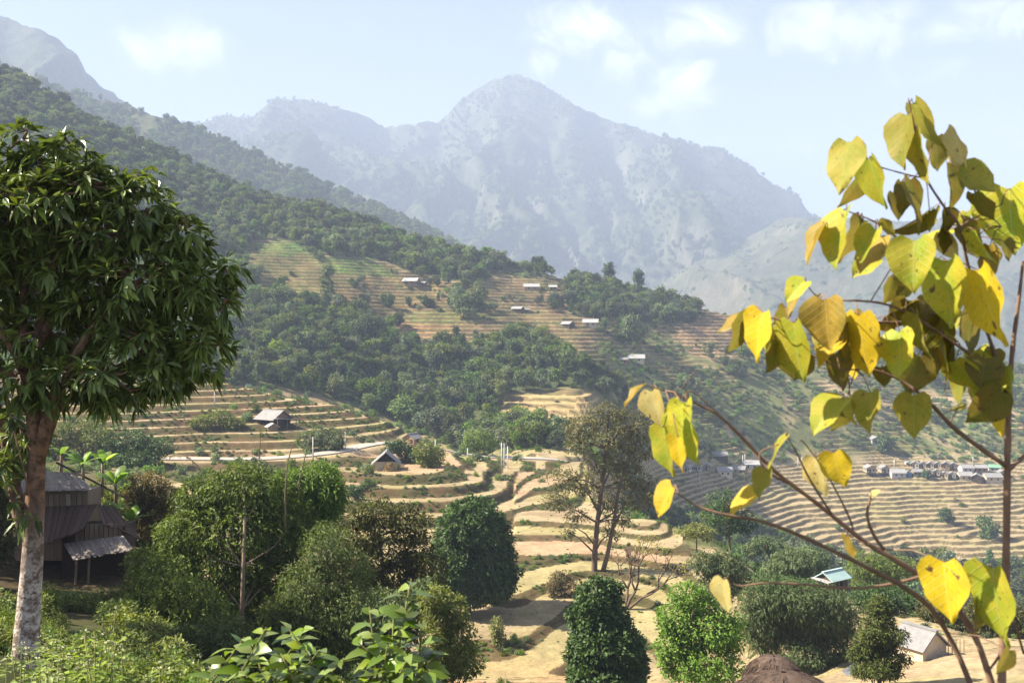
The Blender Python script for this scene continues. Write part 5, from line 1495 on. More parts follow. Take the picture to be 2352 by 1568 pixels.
# more trees round the hut and the valley edge
MORE = [
 ('valley_tree', 'bushy tree with visible trunk standing at the lip of the fields, nearest the hanging leaves', 150, (1678, 1272), [(1668, 1150, 42, 26), (1640, 1175, 36, 24), (1690, 1180, 40, 26), (1672, 1205, 44, 22), (1710, 1205, 30, 20)], F_ROUND, .42, .2, 500, .22, 31),
 ('valley_tree', 'low bush beside the path just right of the olive field', 145, (1600, 1250), [(1600, 1215, 30, 16), (1575, 1222, 26, 14), (1625, 1225, 24, 14)], F_OLIVE, .34, .16, 260, .1, 32),
 ('valley_tree', 'dark drooping tree behind the bright green tree', 92, (1650, 1430), [(1620, 1290, 36, 28), (1660, 1300, 45, 34), (1690, 1330, 40, 34), (1640, 1345, 50, 34)], F_EUC, .36, .12, 800, .16, 33),
 ('valley_tree', 'green tree just behind the teal roofed hut', 125, (1850, 1350), [(1820, 1275, 50, 26), (1870, 1285, 44, 28), (1785, 1300, 44, 24), (1840, 1310, 60, 26)], F_EUC, .42, .15, 800, .2, 34),
 ('valley_tree', 'wide tree in front of the teal roofed hut', 108, (1830, 1400), [(1790, 1340, 50, 20), (1850, 1352, 40, 20), (1745, 1340, 36, 22)], F_ROUND, .36, .16, 520, .18, 35),
 ('valley_tree', 'round topped tree between the teal hut and the sapling stem', 135, (2000, 1370), [(1980, 1290, 44, 30), (2030, 1300, 50, 32), (2080, 1310, 44, 30), (2010, 1340, 60, 30)], F_FEATHER, .40, .16, 900, .2, 36),
 ('valley_tree', 'dark tree behind the pointed evergreen', 96, (2050, 1440), [(2000, 1370, 44, 26), (2060, 1375, 44, 28), (2110, 1390, 40, 30), (2030, 1410, 50, 24)], F_ROUND, .32, .14, 800, .18, 37),
 ('valley_tree', 'dark tree behind the grey tarpaulin hut', 92, (2170, 1480), [(2150, 1400, 44, 34), (2200, 1420, 44, 34), (2170, 1450, 50, 26), (2240, 1450, 36, 30)], F_DARK, .32, .13, 900, .18, 38),
 ('valley_tree', 'leafy tree hanging over the fields at the sapling stem', 84, (2290, 1500), [(2260, 1400, 40, 40), (2310, 1420, 50, 40), (2270, 1460, 44, 26), (2350, 1440, 50, 50)], F_DARK, .30, .12, 900, .18, 39),
 ('valley_tree', 'small tree on the path below the far terraces', 170, (1770, 1290), [(1760, 1250, 36, 18), (1790, 1262, 30, 16), (1730, 1262, 26, 14)], F_EUC, .45, .18, 360, .16, 40),
 ('spur_tree', 'bushy tree left of the hut on the stepped spur', 214, (510, 985), [(500, 960, 32, 18), (530, 972, 28, 14), (470, 966, 26, 14)], F_FEATHER, .5, .25, 380, .16, 41),
 ('spur_tree', 'dark thicket beside the road bend below the spur farmhouse', 210, (745, 1036), [(735, 1000, 36, 24), (770, 1005, 28, 24), (700, 1010, 26, 20), (755, 1020, 36, 16)], F_EUC, .5, .24, 520, .18, 42),
 ('spur_tree', 'bushy tree right behind the barn roof', 200, (930, 1060), [(925, 1030, 28, 20), (950, 1042, 22, 18), (905, 1022, 20, 16)], F_ROUND, .46, .24, 380, .16, 43),
 ('spur_tree', 'bushy tree between the barn and the three poles', 198, (985, 1072), [(975, 1035, 24, 22), (1000, 1045, 24, 22), (985, 1058, 30, 16)], F_FEATHER, .46, .22, 420, .16, 44),
 ('spur_tree', 'round leafy tree by the roadside below the wood', 255, (1100, 1045), [(1095, 1005, 30, 24), (1120, 1015, 24, 22), (1080, 1022, 24, 18)], F_BAMBOO, .5, .26, 420, .18, 45),
 ('bank_bush', 'large dark bush behind the banana plants', 112, (190, 1062), [(180, 990, 56, 30), (130, 1005, 46, 34), (230, 1010, 46, 30), (180, 1035, 70, 26)], F_FEATHER, .36, .16, 900, .2, 46),
 ('bank_bush', 'dark bush on the bank at the start of the road', 118, (330, 1070), [(300, 1015, 46, 24), (350, 1030, 46, 22), (270, 1040, 40, 22), (320, 1050, 56, 18)], F_ROUND, .36, .18, 760, .2, 47),
 ('rusty_tree', 'small tree with rusty brown and green leaves beside the banana plants', 60, (352, 1300), [(340, 1115, 48, 34), (375, 1140, 36, 34), (315, 1150, 36, 34), (350, 1180, 46, 34), (330, 1210, 36, 28)], F_RUSTY, .20, .09, 1100, .12, 48),
 ('roadside_bush', 'leafy bush on the bank below the road, left of the bamboo spray', 120, (600, 1130), [(600, 1085, 40, 20), (650, 1095, 34, 18), (560, 1095, 30, 18)], F_EUC, .36, .16, 460, .12, 49),
 ('terrace_bush', 'small green bush growing on the terrace bank under the barn', 168, (815, 1150), [(812, 1128, 16, 14), (822, 1138, 14, 10)], F_ROUND, .34, .17, 140, .1, 50),
 ('field_bush', 'dry reddish bush beside the rounded dark bush at the field edge', 88, (1290, 1370), [(1290, 1335, 26, 22), (1310, 1350, 22, 18), (1270, 1350, 20, 14)], F_RUSTY, .24, .10, 330, .08, 51),
 ('field_bush', 'green shrub on the bank beneath the dense round tree', 82, (1150, 1480), [(1140, 1445, 14, 28), (1150, 1480, 14, 30)], F_OLIVE, .22, .1, 260, .07, 52),
 ('added_shade_tree', 'dark leafy tree half hidden behind the near trunk, above the wooden house', 58, (-10, 1330), [(-30, 1120, 70, 60), (20, 1090, 50, 50), (-60, 1200, 80, 70), (-20, 1030, 60, 50)], F_DARK, .30, .11, 900, .2, 70),  # shade trees from here on are added as occluders for the house
 ('added_shade_tree', 'dark tree outside the left edge shading the wooden house', 50, (-60, 1400), [(-60, 1230, 70, 80), (-10, 1240, 40, 60), (-90, 1120, 80, 80), (-120, 1010, 80, 70), (-50, 1080, 60, 60)], F_DARK, .30, .11, 1700, .22, 71),
 ('added_shade_tree', 'tall tree beyond the left edge casting shade over the wooden house', 56, (-190, 1350), [(-190, 800, 130, 110), (-250, 900, 130, 110), (-140, 930, 110, 100), (-200, 1010, 140, 100), (-110, 1060, 90, 80)], F_ROUND, .36, .15, 1600, .35, 76),
 ('added_shade_tree', 'tall nearer tree beyond the left edge shading the slope', 36, (-360, 1450), [(-360, 560, 180, 150), (-300, 700, 170, 150), (-420, 740, 170, 150), (-340, 880, 190, 140)], F_ROUND, .28, .12, 1500, .3, 77),  # unseen, added to throw shade over the slope and undergrowth
 ('added_shade_tree', 'broad tree beyond the left edge shading the ground before the house', 44, (-260, 1400), [(-270, 700, 150, 120), (-210, 820, 140, 120), (-310, 860, 150, 120), (-230, 960, 150, 110)], F_ROUND, .3, .13, 1500, .3, 78),
 ('filler_tree', 'deep green tree between the feathery tree and the drooping grey green one', 49, (600, 1560), [(600, 1400, 60, 60), (560, 1450, 60, 60), (640, 1470, 60, 60), (600, 1520, 90, 40), (520, 1420, 50, 50), (660, 1380, 44, 50)], F_FEATHER, .22, .08, 1700, .14, 72),
 ('filler_tree', 'dark green tree filling the gap under the dark brownish leaved tree', 56, (880, 1560), [(850, 1400, 60, 50), (910, 1400, 60, 50), (880, 1460, 80, 50), (950, 1430, 44, 50), (820, 1440, 50, 50), (900, 1520, 90, 44), (975, 1370, 40, 40)], F_EUC, .26, .09, 1900, .16, 73),
 ('filler_tree', 'green thicket behind the feathery tree towards the road', 70, (520, 1250), [(500, 1150, 60, 40), (450, 1170, 50, 40), (640, 1170, 60, 44), (400, 1180, 50, 40), (570, 1180, 60, 40), (420, 1230, 60, 40)], F_ROUND, .26, .11, 1500, .14, 74),
 ('filler_tree', 'low dark thicket in front of the wooden house', 44, (190, 1440), [(130, 1390, 50, 26), (190, 1375, 50, 24), (240, 1385, 44, 26), (160, 1420, 70, 26), (230, 1420, 60, 28)], F_FEATHER, .18, .07, 1100, .08, 79),
 ('filler_tree', 'low green thicket right of the wooden house', 46, (330, 1420), [(330, 1290, 36, 34), (360, 1330, 44, 40), (320, 1350, 40, 40), (290, 1400, 50, 40), (350, 1400, 60, 40)], F_FEATHER, .20, .075, 1500, .1, 75),
 ('hill_tree', 'tall tree breaking the skyline of the upper grove, higher of the two', 0, (1398, 662), [(1398, 612, 11, 9), (1392, 622, 8, 7), (1404, 624, 8, 7)], F_ROUND, 1.3, .8, 120, .3, 53),
 ('hill_tree', 'second tall tree on the skyline, right of the higher one', 0, (1466, 682), [(1466, 628, 11, 8), (1462, 640, 9, 7), (1470, 644, 9, 8)], F_ROUND, 1.3, .8, 120, .3, 54),
 ('hill_tree', 'column of trees in the olive plots below the bright green strip', 0, (752, 690), [(752, 620, 14, 14), (748, 645, 15, 16), (756, 668, 16, 14)], F_EUC, 1.3, .7, 200, .3, 55),
 ('hill_tree', 'clump of dark trees among the brown plots, left of the small conifers', 0, (890, 704), [(882, 684, 9, 13), (896, 688, 10, 12)], F_ROUND, 1.1, .6, 140, .2, 56),
 ('hill_tree', 'slim dark tree among the brown plots', 0, (938, 704), [(938, 690, 5, 9)], F_ROUND, 1.0, .6, 70, .15, 57),
 ('hill_tree', 'pair of dark trees right of the slim one among the brown plots', 0, (982, 708), [(976, 690, 8, 11), (990, 694, 8, 9)], F_ROUND, 1.1, .6, 120, .2, 58),
 ('hill_tree', 'tall leafy clump splitting the brown plots from the shoulder farmhouse', 0, (1075, 728), [(1060, 690, 22, 16), (1085, 680, 20, 18), (1070, 712, 26, 14), (1100, 660, 14, 16)], F_EUC, 1.3, .7, 320, .3, 59),
 ('hill_tree', 'large leafy tree below the bright roofed farmhouse', 0, (1455, 790), [(1452, 735, 20, 16), (1440, 755, 18, 14), (1470, 755, 18, 15), (1456, 772, 22, 10)], F_EUC, 1.3, .7, 300, .3, 60),
 ('hill_tree', 'dark tree touching the lone white house above the village', 0, (2034, 1040), [(2030, 1010, 14, 12), (2042, 1018, 12, 12), (2032, 1028, 16, 10)], F_ROUND, 1.2, .7, 200, .25, 61),
 ('hill_tree', 'round tree in the middle of the village front row', 0, (2128, 1098), [(2128, 1088, 8, 8)], F_ROUND, .9, .5, 90, .15, 62),
 ('hill_tree', 'round tree on the terraces right of the fan of fields', 0, (2175, 1200), [(2172, 1178, 13, 11), (2182, 1188, 11, 9)], F_ROUND, 1.1, .6, 160, .2, 63),
 ('hill_tree', 'spreading dark tree on the terraces beside the sapling stem', 0, (2270, 1235), [(2265, 1200, 16, 16), (2280, 1215, 18, 14), (2262, 1222, 16, 12)], F_ROUND, 1.1, .6, 220, .25, 64),
]
for (nm, lab, d, base_, bl, mt, L, W, tw, r0, sd) in MORE:
    if d == 0:
        g = at(base_[0], base_[1], 300, 900); d = g.y
    top = min(bl, key=lambda q_: q_[1])
    tree(nm, lab, 'bush' if 'bush' in nm else 'tree', d, base_, bl, mt, M_BARK, L, W, tw, 6, [base_, ((base_[0] + top[0]) / 2, (base_[1] + top[1]) / 2), (top[0], top[1])], r0, seed=sd,
         hang=.6 if mt is F_EUC else .15, shell=.5, limb_n=2)

# undergrowth under the near trees
FINE = bpy.data.collections.new('fine_bush_kinds')
for i, mt in enumerate((F_FEATHER, F_BAMBOO, F_OLIVE)):
    rng = np.random.default_rng(900 + i)
    bl = [(rng.uniform(-.3, .3), rng.uniform(-.3, .3), rng.uniform(.1, .45), .22, .22, .22) for _ in range(7)]
    Pt, Ot = crown_twigs(bl, 420, rng, .5, .4)
    P = np.repeat(Pt, 5, 0) + rng.normal(size=(len(Pt) * 5, 3)) * .03
    D = unit(np.repeat(Ot, 5, 0) * .6 + rdir(len(P), rng) * .8); N = unit(rdir(len(P), rng) * .6 + np.array([0, 0, .8]))
    me = leaf_mesh('fine_bush', P, D, N, .085 * (.7 + .6 * rng.random(len(P))), .034, [mt], .15, 4)
    FINE.objects.link(bpy.data.objects.new('fine_bush_source', me))
p, d, z, row = [np.concatenate(q_) for q_ in zip(spots(6500, 9, 84, -500, 1330, rng=rw_), spots(1500, 12.5, 27, -120, 560, rng=rw_))]
kp = (p < 1000 - (d < 24) * 150) & ~((d > 42) & (d < 62) & (p < 330))
kp &= ~((p > 1000) | ((d > 70) & (p > 900)))
small_ = (d > 12.5) & (d < 27) & (p < 560) & ~((p < 140) & (d < 13.2))
kp &= (d > 26) | small_
# keep sight lines to the house free
kp &= ~((p < 320) & (d > 27) & (d < 56) & (rw_.random(len(p)) < .96))
small_ = small_[kp]
p, d, z = p[kp], d[kp], z[kp]; n = len(p)
w = rw_.uniform(1.0, 2.3, n) * np.where(small_, np.where(p < 330, .40, .6), 1.0); h = w * rw_.uniform(.7, 1.2, n); r = rw_.random(n) * 6.28
scatter('undergrowth', np.stack([(p - CX) / F * d, d, z - .1], 1), np.stack([w, w, h], 1), np.stack([r * 0, r * 0, r], 1), rw_.integers(0, 3, n), FINE, 'tangled green undergrowth below the near trees')

# banana plants
def banana(px, py, h_px, d, label, seed):
    rng = np.random.default_rng(seed)
    g = P3(px, py, d); e = empty('banana_plant', g); tag(e, label, 'banana plant', 'banana plants by the wooden house')
    h = h_px / F * d
    MB().tube([(0, 0, -.8), (.03, 0, h * .3), (.0, 0, h * .55)], [.12, .10, .06], 8).build('stem', M_BARK_SMOOTH, e, True)
    nl = 7
    for i in range(nl):
        az = i * 2.4 + rng.random(); el = rng.uniform(.5, 1.3); Ln = h * rng.uniform(.55, .8)
        dr = Vector((math.cos(az) * math.cos(el), math.sin(az) * math.cos(el), math.sin(el)))
        side = dr.cross(Vector((0, 0, 1))).normalized()
        V = []; Q = []
        for k_ in range(9):
            t_ = k_ / 8
            c_ = Vector((0, 0, h * .52)) + dr * Ln * t_ + Vector((0, 0, -1)) * Ln * .45 * t_ * t_
            w_ = Ln * .15 * (math.sin(math.pi * min(1, t_ * 1.02 + .02)) ** .6) + .012
            up_ = side.cross(dr) * -w_ * .3
            V += [c_ + side * w_ + up_, c_, c_ - side * w_ + up_]
            if k_:
                o = (k_ - 1) * 3; Q += [(o, o + 3, o + 4, o + 1), (o + 1, o + 4, o + 5, o + 2)]
        obj('leaf', np_mesh('leaf', V, Q, None, [F_BANANA], var=np.full(27, rng.random()), smooth=True), e)
banana(190, 1115, 95, 62, 'banana plant directly above the shingle roof', 1)
banana(235, 1110, 90, 64, 'banana plant right of the one above the shingle roof', 2)
banana(140, 1075, 60, 66, 'banana plant nearest the near tree trunk', 3)
banana(265, 1160, 100, 60, 'banana plant leaning over the ridge pole', 4)
banana(302, 1240, 85, 58, 'yellowish banana plant under the rusty leaved tree', 5)
banana(270, 1205, 70, 57, 'low banana plant against the middle roof', 6)

# tall thin bamboo whips
def whip(pts, d, label):
    g = P3(*pts[0], d); e = empty('bamboo_culm', g); tag(e, label, 'bamboo', 'thin bamboo culms')
    pp = [P3(x_, y_, d) - g for x_, y_ in pts]
    MB().tube([pp[0] + Vector((0, 0, -2))] + pp, [.045] + [.04 * (1 - .8 * i / len(pp)) for i in range(len(pp))], 6).build('culm', M_BARK_SMOOTH, e, True)
    rng = np.random.default_rng(int(pts[0][0]))
    Pq = []
    for a, b_ in zip(pp[:-1], pp[1:]):
        for t_ in rng.random(5): Pq.append(tuple(a.lerp(b_, t_)))
    Pq = np.repeat(np.array(Pq), 2, 0)
    obj('leaves', leaf_mesh('leaves', Pq, unit(rdir(len(Pq), rng) + np.array([0, 0, -.8])), rdir(len(Pq), rng), .22, .035, [F_BAMBOO], .2, 4), e)
whip([(655, 1130), (661, 1060), (672, 1020), (690, 1000)], 48, 'thin bamboo culm leaning right across the road')
whip([(686, 1110), (700, 1050), (708, 1020), (716, 985)], 50, 'thin bamboo culm beside the white roadside pole')
whip([(592, 1090), (596, 1040), (598, 1005), (600, 980)], 50, 'thin upright bamboo culm in front of the spur farmhouse')
whip([(468, 1100), (455, 1070), (430, 1048), (400, 1044), (378, 1050), (366, 1060)], 52, 'bamboo culm arching over to the left above the rusty tree')

# ------------------------------------------------------------------ the big tree on the left
LT_D = 13.0
root = P3(58, 1490, LT_D)
lt = empty('near_tree', root)
tag(lt, 'large near tree with long glossy leaves and pale blotched trunk at the left edge', 'tree')
def L3(px, py, off=0.0): return P3(px, py, LT_D + off) - root
m = MB()
m.tube([L3(52, 1640), L3(56, 1560), L3(60, 1480), L3(66, 1400), L3(72, 1320), L3(76, 1255), L3(80, 1160), L3(84, 1060), L3(78, 960), L3(74, 880), L3(90, 760), L3(120, 620)], [.215, .185, .165, .15, .138, .13, .12, .11, .095, .08, .06, .03], 18)
m.build('trunk', M_BARK_WHITE, lt, True)
m = MB()
LIMBS = [([(74, 1250), (45, 1180), (28, 1090), (10, 1000), (-20, 880), (-40, 700)], .11, .2),
         ([(82, 1080), (110, 960), (150, 860), (210, 760), (300, 660), (380, 600)], .10, -.3),
         ([(80, 960), (60, 860), (50, 740), (60, 560), (90, 420)], .09, .3),
         ([(86, 1060), (130, 940), (200, 880), (300, 830), (400, 790), (470, 740)], .075, .2),
         ([(90, 780), (160, 680), (230, 560), (280, 460)], .07, .5),
         ([(74, 900), (40, 820), (0, 760), (-80, 650)], .07, -.3),
         ([(120, 640), (140, 520), (130, 400)], .05, 0)]
for pl, r, off in LIMBS:
    pts = [L3(x_, y_, off * i / len(pl)) for i, (x_, y_) in enumerate(pl)]
    m.tube(pts, [r * (1 - .75 * i / (len(pl) - 1)) for i in range(len(pl))], 9)
M_BARK_RED = mat_simple('bark_reddish', (0.34, 0.19, 0.12), (0.16, 0.085, 0.055), 7, stretch=(1.5, 1.5, .6), bmp=.5, bdist=.02)
m.build('limbs', M_BARK_WHITE, lt, True)
k = LT_D / F
rng = np.random.default_rng(77)
BL = [(110, 370, 95, 62), (55, 320, 60, 36), (210, 430, 95, 56), (320, 480, 80, 60), (90, 480, 130, 80), (230, 540, 120, 76), (380, 560, 80, 60), (330, 640, 110, 70), (440, 660, 80, 66),
      (120, 620, 150, 90), (230, 700, 130, 70), (430, 750, 80, 56), (490, 800, 46, 60), (340, 780, 110, 60), (110, 760, 130, 70), (-90, 560, 160, 240), (505, 612, 40, 34), (440, 535, 40, 28), (315, 405, 40, 22), (250, 860, 120, 46), (400, 850, 90, 46),
      (60, 860, 90, 50), (270, 915, 70, 26), (520, 700, 26, 40), (180, 340, 40, 20), (40, 980, 40, 60), (20, 1080, 30, 40), (120, 900, 60, 30)]
B = []
for (cx, cy, rx, ry) in BL:
    c_ = L3(cx, cy); B.append((c_.x, c_.y + rng.uniform(-.3, .35), c_.z, rx * k, (rx + ry) * .5 * k * 1.05, ry * k))
Pt, Ot = crown_twigs(B, 1750, rng, .55, .1)
ni = 420
Ba = np.array(B); vol = Ba[:, 3] * Ba[:, 4] * Ba[:, 5]; bi_ = rng.choice(len(B), ni, p=vol / vol.sum()); ui = rdir(ni, rng)
Pt = np.concatenate([Pt, Ba[bi_, :3] + ui * Ba[bi_, 3:] * (.7 * rng.random((ni, 1)) ** .5)]); Ot = np.concatenate([Ot, ui])
# extra sprays low on the trunk
ex = [(60, 1175), (45, 1195), (80, 1190), (25, 1000), (30, 960), (20, 1080), (40, 920), (30, 1150), (250, 915), (300, 905), (240, 930), (350, 890), (20, 870)]
Pe = np.array([tuple(L3(x_, y_, -.25)) for x_, y_ in ex]); Oe = unit(np.array([[rng.normal() * .5, -.7, -.1] for _ in ex]))
Pt = np.concatenate([Pt, Pe]); Ot = np.concatenate([Ot, Oe])
n = len(Pt); per = 8
ax = np.repeat(Ot, per, 0)
side = unit(np.cross(ax, rdir(n * per, rng)))
D = unit(ax * .6 + side * .75 + np.array([0, 0, -.28]))
P = np.repeat(Pt, per, 0) + D * .015
N = unit(np.array([0, 0, .6]) + np.array(SUN_DIR) * .6 + ax * .5 + rdir(n * per, rng) * .25)
Ls = .23 * (.6 + .6 * rng.random(n * per)); Ws = Ls * (.28 + .08 * rng.random(n * per))
var = np.clip(np.repeat(rng.random(n), per) * .5 + rng.random(n * per) * .5, 0, 1)
# leaves nearest the viewer stand as leaves of their own
score = P[:, 1] + rng.random(n * per) * .5 + (P[:, 0] < L3(-10, 0).x) * 9
ordr = np.argsort(score); front = ordr[:270]
rest = np.ones(n * per, bool); rest[front] = False
cr = obj('crown', leaf_mesh('crown', P[rest], D[rest], N[rest], Ls[rest], Ws[rest], [F_TREE], .28, 6, var[rest]), lt)
cr['kind'] = 'stuff'
def unit_leaf(name, mat, W, droop, v=.5):
    return leaf_mesh(name, np.zeros((1, 3)), np.array([[1.0, 0, 0]]), np.array([[0, 0, 1.0]]), 1.0, W, [mat], droop, 12, np.array([v]), smooth=True)
def place_leaf(me, P_, D_, N_, L_, parent, name='leaf', wr=1.0):
    D_ = Vector(D_).normalized(); S_ = D_.cross(Vector(N_)).normalized(); Nn = S_.cross(D_)
    o = obj(name, me, parent)
    M = Matrix((D_, -S_, Nn)).transposed()
    o.matrix_local = Matrix.Translation(Vector(P_)) @ M.to_4x4() @ Matrix.Diagonal((L_, L_ * wr, L_, 1))
    return o
lm = [unit_leaf('leaf', F_TREE, .30, .28, v) for v in (.1, .4, .7, .95)]
for i in front: place_leaf(lm[int(var[i] * 3.99)], P[i], D[i], N[i], Ls[i], lt)
m = MB()
for j in rng.choice(n, 420, replace=False):
    c_ = Vector(B[int(np.argmin([np.linalg.norm((Pt[j] - np.array(b_[:3])) / np.array(b_[3:])) for b_ in B]))][:3])
    tp2 = Vector(Pt[j]); m.tube([c_.lerp(tp2, .25), c_.lerp(tp2, .65) + Vector(rng.normal(size=3)) * .04, tp2], [.022, .014, .006], 5)
tw_ = m.build('twigs', M_BARK_RED, lt, True); tw_['kind'] = 'stuff'

# ------------------------------------------------------------------ leafy shrub at the bottom
def shrub(name, label, d, stems, seed, per=16, L=.12):
    rng = np.random.default_rng(seed)
    b0 = P3(stems[0][0][0], stems[0][0][1], d)
    e = empty(name, b0); tag(e, label, 'shrub', None)
    lms = [unit_leaf('leaf', F_SHRUB, w_, dr_, v_) for (w_, dr_, v_) in ((.50, .5, .3), (.58, .35, .6), (.44, .7, .9), (.54, .25, .1))]
    for si, (ba, ti) in enumerate(stems):
        off = rng.uniform(-.25, .25)
        a = P3(ba[0], ba[1], d + off) - b0; c_ = P3(ti[0], ti[1], d + off + rng.uniform(-.15, .15)) - b0
        md = a.lerp(c_, .55) + Vector((rng.normal() * .09, rng.normal() * .06, .03))
        MB().tube([a, md, c_], [.009, .007, .003], 6).build('stem', M_SHRUBSTEM, e, True)
        for i in range(per):
            t_ = .42 + .58 * (i + rng.random() * .5) / per
            q = a.lerp(md, t_ / .55) if t_ < .55 else md.lerp(c_, (t_ - .55) / .45)
            az = i * 2.4 + rng.random() * .8
            ax = (c_ - a).normalized()
            dv = Vector((math.cos(az), math.sin(az), rng.uniform(-.15, .5))) + ax * .25
            place_leaf(lms[rng.integers(0, 4)], q, dv, Vector((-.25, -.15, 1)) + Vector(rng.normal(size=3)) * .3, L * rng.uniform(.65, 1.15), e)
M_SHRUBSTEM = mat_simple('green_stem', (0.16, 0.18, 0.05), (0.22, 0.16, 0.07), 20, bmp=.1)
shrub('leafy_shrub', 'bright green glossy shrub rising highest at the bottom edge', 4.6,
      [((900, 1720), (945, 1328)), ((880, 1720), (848, 1392)), ((890, 1720), (905, 1392)), ((920, 1720), (968, 1425)), ((860, 1700), (815, 1470)), ((920, 1700), (985, 1490)),
       ((895, 1700), (890, 1480)), ((870, 1700), (790, 1510)), ((930, 1700), (940, 1500)), ((900, 1700), (860, 1530)), ((940, 1700), (980, 1540))], 5)
shrub('leafy_shrub', 'lower bright green glossy shrub left of the highest one', 4.8,
      [((640, 1720), (562, 1462)), ((650, 1720), (612, 1440)), ((655, 1720), (655, 1432)), ((665, 1720), (700, 1445)), ((660, 1720), (735, 1490)), ((640, 1720), (590, 1510)),
       ((650, 1720), (645, 1500)), ((640, 1720), (555, 1540)), ((660, 1700), (690, 1530)), ((650, 1700), (615, 1545)), ((670, 1700), (745, 1545))], 6, L=.11)

# ------------------------------------------------------------------ flowering weeds bottom left
M_FLOWER = mat_simple('weed_flower', (0.52, 0.50, 0.27), (0.42, 0.42, 0.2), 30, bmp=.2)
WP = []
for i in range(4):
    rng = np.random.default_rng(60 + i)
    st = MB().tube([(0, 0, 0), (.02, .01, .45), (.0, .02, .95)], [.008, .006, .003], 5).mesh('stem', [M_SHRUBSTEM], True)
    nl = 46
    zz = np.sort(rng.uniform(.2, .95, nl)); az = np.arange(nl) * 2.4
    P = np.stack([np.zeros(nl), np.zeros(nl), zz], 1) + rng.normal(size=(nl, 3)) * np.array([.05, .05, .01])
    D = np.stack([np.cos(az), np.sin(az), rng.uniform(-.1, .6, nl)], 1); N = unit(np.array([-.2, 0, 1.0]) + rng.normal(size=(nl, 3)) * .3)
    lf = leaf_mesh('foliage', P, D, N, .085 * (1.25 - zz * .6), .045 * (1.2 - zz * .5), [F_WEED], .3, 6)
    nf = 34
    cc = np.array([[0, .02, .97], [.05, .0, .93], [-.05, .03, .92], [.01, -.05, .9]])[rng.integers(0, 4, nf)]
    u = rdir(nf, rng); u[:, 2] = abs(u[:, 2])
    fl = leaf_mesh('flower_head', cc + u * .008, u, rdir(nf, rng), .020, .011, [M_FLOWER], 0, 4)
    WP.append((st, lf, fl))
rng = np.random.default_rng(99)
W_SP = [(rng.uniform(15, 300), rng.uniform(1455, 1550)) for _ in range(34)] + [(115, 1440), (150, 1450), (205, 1440), (255, 1395), (232, 1445), (390, 1530), (410, 1515), (432, 1500), (480, 1520), (505, 1512), (365, 1535), (395, 1500), (60, 1475)]
for i, (px_, tp_y) in enumerate(W_SP):
    d_ = rng.uniform(6.6, 8.4)
    h_ = rng.uniform(.8, 1.15)
    top = P3(px_, tp_y, d_)
    e = empty('flowering_weed', (top.x, top.y, top.z - h_), rng.random() * 6.28)
    e.scale = (h_ * 1.1, h_ * 1.1, h_); e.rotation_euler = (rng.normal() * .08, rng.normal() * .08, rng.random() * 6.28)
    if px_ > 340: lab, grp = 'pale flowering weed in the sparse group left of the glossy shrubs', 'sparse weeds by the shrubs'
    else: lab, grp = 'pale flowering weed in the thick patch below the near tree', 'weeds below the near tree'
    if (px_, tp_y) == (255, 1395): lab, grp = 'tallest pale flowering weed, rising alone right of the thick patch', 'weeds below the near tree'
    tag(e, lab, 'weed', grp)
    st, lf, fl = WP[i % 4]
    obj('stem', st, e); obj('foliage', lf, e); obj('flower_head', fl, e)['kind'] = 'stuff'

